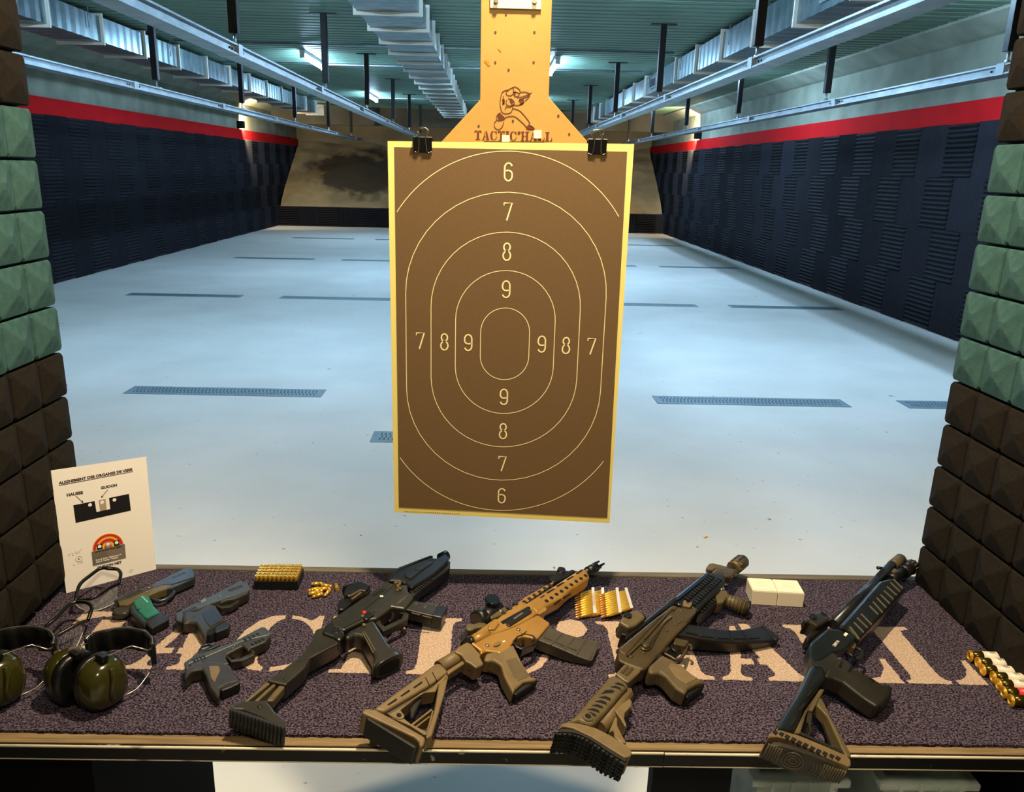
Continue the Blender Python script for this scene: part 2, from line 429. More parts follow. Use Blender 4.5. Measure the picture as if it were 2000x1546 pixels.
# warm wall lamps
def wall_lamp(x, s, label):
    t = thing('wall_lamp', label, 'wall lamp', (x, 21.3, 2.72), 0, 'warm lamps on the side walls')
    bm = B(); box(bm, min(0, s*.16), max(0, s*.16), -.09, .09, -.09, .09); obj('housing', bm, M_blacksteel, t, bevel=.01)
    bm = B(); box(bm, min(s*.02, s*.14), max(s*.02, s*.14), .0905, .094, -.07, .07)
    obj('lens', bm, mat('warm_lens', (255, 220, 150), .4, emit=(255, 190, 90), estr=40), t)
    l = bpy.data.lights.new('wall_lamp_light', 'SPOT'); l.energy = 420; l.color = (1, .74, .42); l.spot_size = 2.7; l.spot_blend = .5; l.shadow_soft_size = .06
    o = bpy.data.objects.new('wall_lamp_light', l); COL.objects.link(o); o.parent = t; o.location = (s*.15, .14, 0); o.rotation_euler = Vector((-s*.12, 1, .10)).to_track_quat('-Z', 'Y').to_euler()
wall_lamp(XL, 1, 'small black lamp glowing warm on the left wall above the red band')
wall_lamp(XR, -1, 'small black lamp glowing warm on the right wall above the red band')

# ================================================================ booth partitions with pyramid foam
M_foam_black = mat('black_foam', (30, 26, 20), .95, c2=(37, 32, 25), scale=120, bump=.5, bscale=400, spec=.15)
M_foam_teal = mat('grey_green_foam', (54, 84, 82), .95, c2=(64, 96, 92), scale=60, bump=.5, bscale=400, spec=.15)
M_board = mat('black_board', (18, 19, 23), .7)
PW, PHt = .0975, .0965
def pyramid_mesh(m):
    bm = B(); a, c = PW/2-.0012, PHt/2-.0025; q = .018; hgt = .034; r = .012
    def ringv(sx, sz, x): return [bm.verts.new((x, p[0]*sx, p[1]*sz)) for p in ((-1, -.86), (-.9, -1), (.9, -1), (1, -.86), (1, .86), (.9, 1), (-.9, 1), (-1, .86))]
    R = [ringv(a, c, 0), ringv(a, c, q), ringv(a*.96, c*.95, q+.004), ringv(a*.5, c*.5, hgt-.005), ringv(a*.15, c*.15, hgt)]
    for i in range(len(R)-1):
        for k in range(8): bm.faces.new((R[i][k], R[i][(k+1) % 8], R[i+1][(k+1) % 8], R[i+1][k]))
    bm.faces.new(R[-1]); bm.faces.new(R[0][::-1])
    bmesh.ops.recalc_face_normals(bm, faces=bm.faces)
    me = bpy.data.meshes.new('foam_pyramid'); bm.to_mesh(me); bm.free(); me.materials.append(m)
    return me
PYB, PYT = pyramid_mesh(M_foam_black), pyramid_mesh(M_foam_teal)
def partition(side, xface, s, ztop, label):
    t = thing('booth_partition', label, 'partition', (xface-s*.038, 1.64, 0))
    bm = B(); box(bm, min(0, -s*.09), max(0, -s*.09), -1.25, 0, .0, ztop+.49)
    obj('board', bm, M_board, t)
    for pr in range(3):
        for pc in range(2):
            teal = pr == 1
            z1 = ztop+.4825*(1-pr)
            bm = B(); y1 = -pc*5*PW
            box(bm, min(0, s*.004), max(0, s*.004), y1-5*PW+.001, y1-.001, z1-5*PHt+.002, z1-.002)
            pn = obj('foam_panel', bm, M_foam_teal if teal else M_foam_black, t)
            pn['label'] = 'grey-green pyramid foam panel' if teal else 'black pyramid foam panel'
            for r in range(5):
                for c in range(5):
                    o = link('foam_pyramid', PYT if teal else PYB, pn)
                    o.location = (s*.004, y1-(c+.5)*PW, z1-(r+.5)*PHt); o.rotation_euler = (0, 0, 0 if s > 0 else PI)
                    o.scale = (random.uniform(.93, 1.05), 1, 1)
    return t
partition('left', -.879, 1, 1.847, 'left booth partition covered in black and grey-green pyramid foam')
partition('right', .986, -1, 1.822, 'right booth partition covered in black and grey-green pyramid foam')

# ================================================================ shooting table
MZ = .86
M_black_edge = mat('black_laminate', (9, 9, 9), .5, spec=.3, c2=(14, 14, 13), scale=14, stretch=(1, 6, 6))
add_specks(M_black_edge, 38, .67, (150, 150, 135))
M_worn = mat('worn_edge', (226, 214, 186), .7, c2=(60, 56, 50), scale=16, lo=.60, hi=.72)
M_trimwood = mat('mat_border_tan', (142, 120, 84), .8, c2=(112, 92, 60), scale=60, stretch=(.15, 4, 1), bump=.5, bscale=300)
M_carpet = mat('carpet_pile', (22, 18, 30), 1.0, c2=(118, 104, 118), scale=300, bump=1.5, bscale=420, detail=3, lo=.40, hi=.70, spec=.1)
M_carpet_l = mat('carpet_letter', (186, 160, 138), 1.0, c2=(222, 196, 172), scale=330, bump=2.0, bscale=480, detail=2, lo=.4, hi=.62, spec=.1)
t = thing('shooting_table', 'long black shooting table across the booth opening', 'table', (0, 0, 0))
for x0, x1 in ((-.93, .2985), (.300, 1.03)):
    bm = B(); box(bm, x0, x1, 1.07, 1.655, .827, .852); o = obj('table_top', bm, M_black_edge, t)
    bm = B(); tube(bm, [(x0, 1.0705, .8515), (x1, 1.0705, .8522)], .0022, n=6); obj('worn_edge', bm, M_worn, o)
    bm = B(); tube(bm, [(x0, 1.0705, .8275), (x1, 1.0705, .8272)], .0013, n=6); obj('worn_edge', bm, M_worn, o)
bm = B(); box(bm, -.93, 1.03, 1.64, 1.66, .852, .8605); obj('back_lip', bm, mat('lip_wood', (112, 104, 86), .7, c2=(90, 82, 66), scale=30, stretch=(.2, 3, 3)), t, bevel=.002)
bm = B(); box(bm, -.93, -.6385, 1.10, 1.6, 0, .826); obj('side_cabinet', bm, mat('cabinet_black', (4, 4, 5), .8, spec=.1), t)
bm = B(); box(bm, .297, .432, 1.12, 1.15, 0, .826); obj('support_panel', bm, mat('panel_navy', (7, 9, 14), .7, spec=.2), t)
bm = B(); box(bm, .432, 1.03, 1.5, 1.53, 0, .826); obj('back_panel', bm, mat('cabinet_black', (4, 4, 5), .8, spec=.1), t)
bm = B(); box(bm, .44, 1.03, 1.12, 1.49, .45, .47); obj('shelf', bm, mat('cabinet_black', (4, 4, 5), .8, spec=.1), t)

# ---- carpet mat with its woven lettering
T_ = thing('carpet_mat', 'dark purple-grey carpet mat with beige stencil lettering on the table', 'mat', (0, 0, 0))
bm = B(); box(bm, -.925, 1.025, 1.0755, 1.638, .8525, .8545); obj('mat_border', bm, M_trimwood, T_)
bm = B(); 
# slightly wavy pile edge along the front
xs = [-.923+i*.006 for i in range(int(1.946/.006))]
fr = [(x, 1.094+random.uniform(-.0012, .0012)-.003*x) for x in xs]
prism(bm, fr+[(1.023, 1.634), (-.923, 1.634)], .8547, .8595); obj('pile', bm, M_carpet, T_)
GL = {
 'T': [[(0, .74), (0, 1), (.46, 1), (.46, .91), (.30, .90), (.14, .85), (.05, .74)], [(.54, .91), (.54, 1), (1, 1), (1, .74), (.95, .74), (.86, .85), (.70, .90)], [(.34, .84), (.66, .84), (.66, .16), (.70, .06), (.84, .04), (.84, 0), (.16, 0), (.16, .04), (.30, .06), (.34, .16)]],
 'A': [[(0, 0), (0, .05), (.08, .07), (.14, .16), (.40, .96), (.46, .96), (.46, .74), (.33, .36), (.46, .36), (.46, .26), (.30, .26), (.24, .12), (.26, .06), (.34, .05), (.34, 0)], [(.53, 1), (.64, 1), (.92, .12), (.97, .06), (1, .05), (1, 0), (.53, 0), (.53, .05), (.62, .08), (.64, .13), (.60, .26), (.53, .26), (.53, .36), (.57, .36), (.53, .52)]],
 'C': [[(.46, 0), (.46, .07), (.38, .12), (.33, .26), (.31, .5), (.33, .75), (.38, .88), (.46, .93), (.46, 1), (.30, .98), (.14, .86), (.04, .68), (0, .5), (.04, .3), (.14, .14), (.30, .03)], [(.54, 1), (.66, .97), (.80, .90), (.88, 1), (.94, 1), (.96, .62), (.91, .62), (.80, .80), (.66, .91), (.54, .93)], [(.54, 0), (.70, .03), (.86, .12), (.97, .28), (.98, .36), (.92, .38), (.84, .22), (.72, .11), (.54, .07)]],
 'I': [[(0, 0), (0, .05), (.13, .07), (.18, .14), (.18, .86), (.13, .93), (0, .95), (0, 1), (1, 1), (1, .95), (.87, .93), (.82, .86), (.82, .14), (.87, .07), (1, .05), (1, 0)]],
 "'": [[(.1, .72), (.5, .66), (.85, .72), (1, .84), (.85, .98), (.5, 1.03), (.12, .97), (0, .84)]],
 'H': [[(0, 0), (0, .05), (.07, .07), (.10, .14), (.10, .86), (.07, .93), (0, .95), (0, 1), (.44, 1), (.44, .95), (.37, .93), (.35, .86), (.35, .56), (.46, .56), (.46, .45), (.35, .45), (.35, .14), (.37, .07), (.44, .05), (.44, 0)], [(.56, 0), (.56, .05), (.63, .07), (.65, .14), (.65, .45), (.54, .45), (.54, .56), (.65, .56), (.65, .86), (.63, .93), (.56, .95), (.56, 1), (1, 1), (1, .95), (.93, .93), (.90, .86), (.90, .14), (.93, .07), (1, .05), (1, 0)]],
 'L': [[(0, 0), (0, .05), (.08, .07), (.11, .14), (.11, .86), (.08, .93), (0, .95), (0, 1), (.60, 1), (.60, .95), (.50, .93), (.47, .86), (.47, .14), (.50, .07), (.56, .05), (.56, 0)], [(.64, 0), (.64, .06), (.78, .10), (.90, .24), (.94, .40), (1, .40), (1, 0)]],
}
def jitter(poly, step, amp):
    out = []
    for i in range(len(poly)):
        a, b2 = Vector(poly[i]), Vector(poly[(i+1) % len(poly)]); n = max(1, int((b2-a).length/step))
        for k in range(n):
            p = a.lerp(b2, k/n); out.append((p.x+random.uniform(-amp, amp), p.y+random.uniform(-amp, amp)))
    return out
LAY = [('T', -.815, -.665), ('A', -.652, -.505), ('C', -.475, -.312), ('T', -.303, -.152), ('I', -.136, -.040), ('C', -.028, .133), ("'", .152, .216), ('H', .236, .432), ('A', .447, .607), ('L', .622, .780), ('L', .788, .936)]
for ch, x0, x1 in LAY:
    bm = B()
    for poly in GL[ch]:
        pts = [(x0+(x1-x0)*u, 1.2585-.008*(x0+(x1-x0)*u)+.19*v) for u, v in poly]
        prism(bm, jitter(pts, .004, .0011), .8590, .8603)
    obj('letter', bm, M_carpet_l, T_)

# ================================================================ plastic bins under the table
M_clear = mat('clear_plastic', (196, 214, 206), .25, alpha=.42, c2=(220, 232, 226), scale=20)
def bin_(name, x0, x1, ztop, label):
    w2 = (x1-x0)/2; t = thing(name, label, 'storage bin', ((x0+x1)/2, 1.27, .47)); h = ztop-.47
    bm = B(); ring(bm, [(-w2, -.16), (w2, -.16), (w2, .16), (-w2, .16)], [(-w2+.004, -.156), (w2-.004, -.156), (w2-.004, .156), (-w2+.004, .156)], 0, h); box(bm, -w2, w2, -.16, .16, 0, .004)
    obj('tub', bm, M_clear, t)
    bm = B(); ring(bm, [(-w2-.014, -.174), (w2+.014, -.174), (w2+.014, .174), (-w2-.014, .174)], [(-w2+.004, -.15), (w2-.004, -.15), (w2-.004, .15), (-w2+.004, .15)], h-.014, h)
    obj('rim', bm, M_clear, t, bevel=.003)
    for k in range(4):
        xx = -w2+.02+k*(2*w2-.04)/3
        bm = B(); box(bm, xx-.003, xx+.003, -.177, -.173, h-.06, h); obj('rib', bm, M_clear, t)
    for sx in (-1, 1):
        bm = B(); tube(bm, smoothpath([(sx*(w2+.008), -.03, h), (sx*(w2+.026), -.03, h+.024), (sx*(w2+.004), -.03, h+.03), (sx*(w2-.02), -.03, h+.008)], 4), .009, n=8); obj('clip_handle', bm, M_clear, t)
    return t
bin_('storage_bin', .474, .612, .7785, 'clear plastic storage bin under the table below the shotgun butt')
bin_('storage_bin', .690, .832, .775, 'clear plastic storage bin under the table at the right end')

# ================================================================ hanging target
M_hanger = mat('hanger_board', (174, 136, 66), .55, c2=(180, 143, 72), scale=6, bump=.15, bscale=80)
M_paper_edge = mat('target_paper', (244, 226, 132), .8)
M_print = mat('target_print', (112, 87, 54), .85, c2=(106, 82, 50), scale=500, detail=1)
M_ink_light = mat('pale_print', (248, 232, 176), .8)
M_ink_brown = mat('brown_print', (96, 44, 24), .8)
M_white = mat('white_sticker', (246, 232, 200), .7)
M_chrome = mat('chrome_wire', (190, 180, 165), .2, metal=1)
M_clip = mat('clip_black', (14, 12, 12), .35)
HY = 1.576
hb = thing('target_hanger', 'yellow-orange hanger board with brown logo above the target sheet', 'hanger board', (0, HY, 0))
bm = B()
P = [(-0.0235,2.0787),(-0.0201,1.8755),(-0.0920,1.7992),(-0.0958,1.7778),(0.1884,1.7804),(0.1841,1.8063),(0.1082,1.8829),(0.1053,2.0817)]
P[0] = (P[0][0], 2.50); P[-1] = (P[-1][0], 2.50)
def wallprism(bm, pts, y0, y1, mi=0):
    a = [bm.verts.new((p[0], y0, p[1])) for p in pts]; b2 = [bm.verts.new((p[0], y1, p[1])) for p in pts]; n = len(pts)
    bm.faces.new(a).material_index = mi; bm.faces.new(b2[::-1]).material_index = mi
    for i in range(n): bm.faces.new((a[i], b2[i], b2[(i+1) % n], a[(i+1) % n])).material_index = mi
    return bm
wallprism(bm, P, 0, .012); obj('board', bm, M_hanger, hb, bevel=.001)
bm = B(); P = [(-0.0059,2.0948),(-0.0046,2.0313),(0.0881,2.0310),(0.0865,2.0970)]; wallprism(bm, P, -.004, -.0002); pl = obj('mounting_plate', bm, mat('plate_metal', (224, 214, 186), .4, metal=.3), hb, bevel=.001)
for q in [(0.0062,2.0434),(0.0756,2.0442)]:
    bm = B(); cyl(bm, (q[0], -.010, q[1]), (q[0], -.004, q[1]), .0045, n=6); o = obj('bolt', bm, M_chrome, pl)
for q in [(0.0245,2.0221),(0.0061,1.9924),(0.0773,1.9940),(0.0069,1.9412),(0.0777,1.9431),(0.1273,1.8510),(0.0319,1.9290),(-0.0219,1.8295),(0.1491,1.8186),(0.0423,1.8399)]:
    bm = B(); cyl(bm, (q[0], -.0008, q[1]), (q[0], .0, q[1]), .0021, n=10); obj('screw_hole', bm, mat('hole_rust', (92, 52, 34), .7), hb)
bm = B(); wallprism(bm, [(-0.0139,1.9431),(-0.0106,1.9453),(-0.0077,1.9427),(-0.0044,1.9417),(-0.0054,1.9396),(-0.0025,1.9355),(-0.0064,1.9339),(-0.0088,1.9380),(-0.0116,1.9395)], -.0006, 0); obj('scratch', bm, mat('scratch_ochre', (176, 116, 30), .8), hb)
bm = B(); wallprism(bm, [(0.0109,1.9644),(0.0131,1.9645),(0.0174,1.9604),(0.0158,1.9591)], -.0006, 0); obj('scratch', bm, mat('scratch_ochre', (176, 116, 30), .8), hb)
# own-lane rail carriage above the frame
bm = B(); box(bm, -.045, .135, -.03, .05, 2.46, 2.54); obj('carriage', bm, M_galv, hb, bevel=.004)
# logo: kneeling figure in outline
bm = B()
LOGO_LINES = [[(0.0184,1.8805),(0.0205,1.8886),(0.0252,1.8924),(0.0323,1.8941)], [(0.0323,1.8941),(0.0373,1.8969),(0.0435,1.8997),(0.0506,1.8972),(0.0545,1.8925),(0.0534,1.8888),(0.0480,1.8903),(0.0409,1.8901)], [(0.0323,1.8941),(0.0284,1.8898),(0.0297,1.8856),(0.0360,1.8841),(0.0410,1.8869)], [(0.0407,1.8991),(0.0425,1.8928)], [(0.0534,1.8888),(0.0510,1.8839),(0.0440,1.8827)], [(0.0184,1.8805),(0.0173,1.8698),(0.0189,1.8618),(0.0225,1.8538),(0.0305,1.8524),(0.0385,1.8552),(0.0416,1.8650),(0.0426,1.8704)], [(0.0227,1.8806),(0.0241,1.8833)], [(0.0214,1.8752),(0.0236,1.8780),(0.0254,1.8743),(0.0221,1.8683)], [(0.0299,1.8768),(0.0287,1.8701),(0.0330,1.8664),(0.0415,1.8677),(0.0442,1.8725),(0.0384,1.8783),(0.0321,1.8787)], [(0.0269,1.8593),(0.0291,1.8642),(0.0365,1.8643),(0.0415,1.8677)], [(0.0483,1.8812),(0.0582,1.8825),(0.0680,1.8864),(0.0761,1.8904)], [(0.0427,1.8677),(0.0529,1.8679),(0.0608,1.8718),(0.0618,1.8762),(0.0555,1.8787),(0.0522,1.8738)], [(0.0521,1.8759),(0.0639,1.8815),(0.0723,1.8857)], [(0.0551,1.8904),(0.0636,1.8911),(0.0708,1.8892)], [(0.0708,1.8892),(0.0723,1.8844),(0.0641,1.8751)], [(0.0191,1.8537),(0.0134,1.8503),(0.0113,1.8427),(0.0154,1.8396),(0.0251,1.8420),(0.0290,1.8469)], [(0.0114,1.8400),(0.0075,1.8345),(0.0088,1.8269),(0.0158,1.8238),(0.0220,1.8283),(0.0252,1.8376)], [(0.0417,1.8618),(0.0532,1.8588),(0.0620,1.8514),(0.0709,1.8414),(0.0746,1.8355)], [(0.0290,1.8458),(0.0392,1.8482),(0.0479,1.8463),(0.0584,1.8384),(0.0643,1.8336),(0.0685,1.8283)], [(0.0746,1.8355),(0.0698,1.8305),(0.0685,1.8261),(0.0824,1.8253),(0.0817,1.8286),(0.0747,1.8322)]]
LOGO_FILLS = [[(0.0214,1.8766),(0.0250,1.8780),(0.0261,1.8700),(0.0224,1.8678)], [(0.0420,1.8917),(0.0466,1.8913),(0.0461,1.8859),(0.0434,1.8838),(0.0410,1.8874)], [(0.0539,1.8749),(0.0572,1.8782),(0.0615,1.8756),(0.0603,1.8697),(0.0541,1.8679)], [(0.0123,1.8482),(0.0162,1.8526),(0.0203,1.8516),(0.0267,1.8458),(0.0239,1.8419),(0.0159,1.8407)], [(0.0712,1.8316),(0.0746,1.8333),(0.0823,1.8280),(0.0812,1.8253),(0.0691,1.8256)], [(0.0350,1.8772),(0.0390,1.8783),(0.0425,1.8736),(0.0392,1.8692),(0.0363,1.8724)]]
for ln in LOGO_LINES: ribbon(bm, [(p.x, p.y) for p in smoothpath([(a, b2, 0) for a, b2 in ln], 3)], .0015, -.0006, 0)
for fl in LOGO_FILLS: wallprism(bm, fl, -.0006, 0)
fig = obj('logo_figure', bm, M_ink_brown, hb)
# stencil lettering of the logo
q = [(-0.0293,1.8048),(0.1187,1.8081),(-0.0296,1.8212)]
x0, x1, zb, zt = q[0][0], q[1][0], q[0][1], q[2][1]
adv = {'T': .95, 'A': 1.0, 'C': .95, 'I': .55, "'": .42, 'H': 1.12, 'L': .95}
tot = sum(adv[c] for c in "TACTIC'HALL"); u = x0
for c in "TACTIC'HALL":
    wd = (x1-x0)*adv[c]/tot
    bm = B()
    for poly in GL[c]:
        k = .90
        wallprism(bm, [(u+wd*k*p[0], zb+(zt-zb)*p[1]) for p in poly], -.0006, 0)
    obj('logo_letter', bm, M_ink_brown, hb); u += wd
bm = B(); q = [(-0.0114,1.8013),(0.1039,1.8028)]; wallprism(bm, [(q[0][0], q[0][1]), (q[1][0], q[1][1]), (q[1][0], q[1][1]+.0011), (q[0][0], q[0][1]+.0011)], -.0006, 0); obj('logo_strapline', bm, M_ink_brown, hb)

# ---- target sheet
tg = thing('target_sheet', 'large brown paper target with numbered oval rings and yellow border', 'target', (0, 1.560, 0))
bm = B(); wallprism(bm, [(-0.1891,1.0449),(0.2716,1.0283),(0.2705,1.8031),(-0.1916,1.7979)], 0, .004); obj('backing', bm, M_paper_edge, tg)
bm = B(); wallprism(bm, [(-0.1793,1.7876),(0.2584,1.7890),(0.2660,1.0402),(-0.1791,1.0569)], -.0006, 0); obj('print_area', bm, M_print, tg)
cx, cz = [(0.0374,1.4158)][0]
def oval(hw, zt, zb, n=24):
    pts = []
    r = hw
    # straight sides with round top and bottom
    top, bot = zt, zb
    for i in range(n+1):
        a = PI*i/n; pts.append((cx+hw*math.cos(a), top-r*RYF+r*RYF*math.sin(a)))
    for i in range(n+1):
        a = PI+PI*i/n; pts.append((cx+hw*math.cos(a), bot+r*RYF+r*RYF*math.sin(a)))
    return pts
RYF = 1.0
rings = [[(-0.0109,1.4148),(0.0867,1.4168),(0.0356,1.4882),(0.0382,1.3415)], [(-0.0601,1.4138),(0.1381,1.4178),(0.0357,1.5619),(0.0379,1.2696)], [(-0.1063,1.4129),(0.1895,1.4189),(0.0359,1.6357),(0.0386,1.1971)], [(-0.1545,1.4119),(0.2410,1.4199),(0.0349,1.7104),(0.0393,1.1228)]]
for q in rings:
    hw = (q[1][0]-q[0][0])/2; RYF = min(1.0, (q[2][1]-q[3][1])/2/hw)
    bm = B(); ribbon(bm, oval(hw, q[2][1], q[3][1]), .0015, -.0009, 0, closed=True); obj('scoring_ring', bm, M_ink_light, tg)
# outermost ring is cut by the sides of the sheet
q = [(0.0349,1.7850),(0.0399,1.0538),(-0.1792,1.6476),(-0.1776,1.1896),(0.2613,1.6434),(0.2614,1.1866)]
R = (q[0][1]-q[1][1])/2
hw = .2538
for sgn, zc_ in ((1, q[0][1]-hw), (-1, q[1][1]+hw)):
    pts = []
    for i in range(61):
        a = PI*i/60; x = cx+hw*math.cos(a)
        if -.1768 < x < .2565: pts.append((x, zc_+sgn*hw*math.sin(a)))
    bm = B(); ribbon(bm, pts, .0015, -.0009, 0); obj('scoring_ring', bm, M_ink_light, tg)
def arc(cx_, cy_, rx, ry, a0, a1, n=10): return [(cx_+rx*math.cos(math.radians(a0+(a1-a0)*i/n)), cy_+ry*math.sin(math.radians(a0+(a1-a0)*i/n))) for i in range(n+1)]
DIG = {
 '6': [arc(.5, .70, .42, .24, 20, 180)+[(.08, .28)]+arc(.5, .28, .42, .25, 180, 360)+arc(.5, .36, .42, .2, 0, 90)+[(.1, .54)]],
 '7': [[(.05, .82), (.05, .95), (.95, .95), (.38, .03)]],
 '8': [arc(.5, .74, .36, .21, -90, 270, 20), arc(.5, .28, .42, .25, -90, 270, 20)],
 '9': [arc(.5, .30, .42, .24, 200, 360)+[(.92, .72)]+arc(.5, .72, .42, .25, 0, 180)+arc(.5, .64, .42, .2, 180, 270)+[(.9, .46)]],
}
DP = [(0.0359,1.7480),(0.0368,1.6743),(0.0368,1.5986),(0.0372,1.5249),(0.0381,1.3047),(0.0383,1.2319),(0.0384,1.1596),(0.0390,1.0879),(-0.1319,1.4186),(-0.0838,1.4175),(-0.0361,1.4164),(0.1114,1.4162),(0.1604,1.4151),(0.2114,1.4140)]
for ch, (x, z) in zip('67899876789987', DP):
    bm = B(); hh, ww = .0355, .0170
    for st in DIG[ch]: ribbon(bm, [(x+(p[0]-.5)*ww, z+(p[1]-.5)*hh) for p in st], .0029, -.0010, 0)
    obj('ring_number', bm, M_ink_light, tg)
q = [(-0.1672,1.0477),(-0.0473,1.0439)]; bm = B()
for i in range(26):
    x = q[0][0]+(q[1][0]-q[0][0])*i/26; z = q[0][1]+(q[1][1]-q[0][1])*i/26; wallprism(bm, [(x, z-.0007), (x+.0022, z-.0007), (x+.0022, z+.0007), (x, z+.0007)], -.0004, 0)
obj('fine_print', bm, M_print, tg)['kind'] = 'stuff'
# ---- white stickers
for k, (s, lb) in enumerate(((0, 'left small square white sticker over the logo lettering'), (1, 'right small square white sticker over the logo lettering'))):
    P = [[(0.0223,1.8136),(0.0367,1.8139),(0.0370,1.8024),(0.0226,1.8021)], [(0.0818,1.8236),(0.0967,1.8245),(0.0973,1.8097),(0.0829,1.8094)]][k]
    bm = B(); wallprism(bm, P, -.0018, -.0008); o = obj('paper_sticker', bm, M_white); o.location = (0, HY, 0); tag(o, lb, 'sticker', 'white stickers on the hanger board')
# ---- binder clips
def binder(x, z, label):
    t = thing('binder_clip', label, 'binder clip', (x, 1.56, z), 0, 'binder clips holding the target'); t.scale = (1.1, 1.0, 1.1)
    bm = B()
    pr = [(-.0030, -.0150), (-.0110, .0085), (-.0100, .0100), (.0145, .0100), (.0155, .0085), (.0235, -.0150), (.0220, -.0150), (.0135, .0075), (-.0085, .0075), (-.0012, -.0150)]
    va = [bm.verts.new((-.0158, p[0], p[1])) for p in pr]; vb = [bm.verts.new((.0158, p[0], p[1])) for p in pr]
    bm.faces.new(va); bm.faces.new(vb)
    for i in range(len(pr)): bm.faces.new((va[i], va[(i+1) % len(pr)], vb[(i+1) % len(pr)], vb[i]))
    obj('clip_body', bm, M_clip, t)
    for fs in (-1, 1):
        yy = -.0042 if fs < 0 else .0245
        bm = B()
        y2 = -.0130 if fs < 0 else .0175
        pts = [(-.0150, yy, -.0140), (-.0075, yy, -.0140), (-.0055, y2, .0110), (-.0085, y2, .019), (-.0060, y2, .0235), (0, y2, .0245), (.0060, y2, .0235), (.0085, y2, .019), (.0055, y2, .0110), (.0075, yy, -.0140), (.0150, yy, -.0140)]
        tube(bm, smoothpath(pts, 3), .0009, n=6); obj('wire_handle', bm, M_chrome, t)
    return t
q = [(-0.1256,1.7961),(0.2009,1.7997)]
binder(q[0][0], q[0][1], 'black binder clip at the top left corner of the target')
binder(q[1][0], q[1][1], 'black binder clip at the top right corner of the target')

# ================================================================ firearms
M_tan = mat('bronze_receiver', (150, 112, 50), .38, metal=.2, c2=(160, 121, 58), scale=30, bump=.1, bscale=300)
M_fde = mat('earth_polymer', (104, 86, 54), .48, c2=(114, 95, 61), scale=40, bump=.2, bscale=500)
M_olive = mat('olive_polymer', (82, 70, 44), .45, c2=(92, 79, 50), scale=40, bump=.2, bscale=500)
M_magd = mat('magazine_polymer', (60, 54, 42), .5, c2=(68, 61, 48), scale=40, bump=.2, bscale=500)
M_blk = mat('black_polymer', (20, 19, 18), .34, c2=(26, 25, 23), scale=30, bump=.15, bscale=500)
M_blk2 = mat('matt_black_polymer', (14, 14, 14), .5, c2=(18, 18, 17), scale=60, bump=.2, bscale=400)
M_gsteel = mat('blued_steel', (44, 46, 48), .3, metal=.6, c2=(56, 58, 58), scale=30)
M_evo = mat('worn_black_polymer', (34, 32, 25), .36, c2=(46, 43, 33), scale=12, bump=.15, bscale=400)
M_pist = mat('pistol_polymer', (40, 37, 30), .42, c2=(48, 44, 36), scale=60, bump=.2, bscale=600)
M_teal = mat('teal_grip', (16, 98, 84), .3, c2=(22, 112, 96), scale=30)
M_akrec = mat('phosphated_steel', (70, 59, 38), .34, metal=.3, c2=(82, 69, 45), scale=25)
M_rubber = mat('rubber_pad', (16, 17, 16), .6, bump=.3, bscale=300)
M_steelb = mat('bright_steel', (190, 184, 170), .25, metal=.9)
M_lensb = mat('coated_lens', (26, 40, 52), .1, metal=.2)
M_mark = mat('white_marking', (230, 220, 190), .7)
M_reddot = mat('red_marking', (190, 40, 30), .5)
class Gun:
    def __init__(s, name, label, mw, group='firearms laid out on the mat'):
        s.t = thing(name, label, 'gun', group=group); s.t.matrix_world = mw
    def p(s, name, poly, w0, w1, m, bev=.0015, par=None, segs=2):
        return obj(name, prism(B(), poly, w0, w1), m, par or s.t, bevel=bev, segs=segs)
    def r(s, name, out, inn, w0, w1, m, bev=.001, par=None):
        return obj(name, ring(B(), out, inn, w0, w1), m, par or s.t, bevel=bev)
    def c(s, name, a, b, r0, r1, m, par=None, n=18):
        return obj(name, cyl(B(), a, b, r0, r1, n), m, par or s.t)
    def tb(s, name, path, r, m, par=None, n=8, k=3):
        return obj(name, tube(B(), smoothpath(path, k), r, n), m, par or s.t)
    def dots(s, name, pts, w, r, h, m, par=None, n=10):
        for q in pts: obj(name, lathe(B(), [(r, 0), (r, h*.6), (r*.6, h)], n, off=(q[0], q[1], w)), m, par or s.t)
    def bars(s, name, segs, w0, w1, wd, m, par=None):
        """thin raised or dark strips between point pairs"""
        for a, b in zip(segs[::2], segs[1::2]):
            d = Vector((b[0]-a[0], b[1]-a[1])); d.normalize(); nn = Vector((-d.y, d.x))*wd/2
            obj(name, prism(B(), [(a[0]+nn.x, a[1]+nn.y), (a[0]-nn.x, a[1]-nn.y), (b[0]-nn.x, b[1]-nn.y), (b[0]+nn.x, b[1]+nn.y)], w0, w1), m, par or s.t)

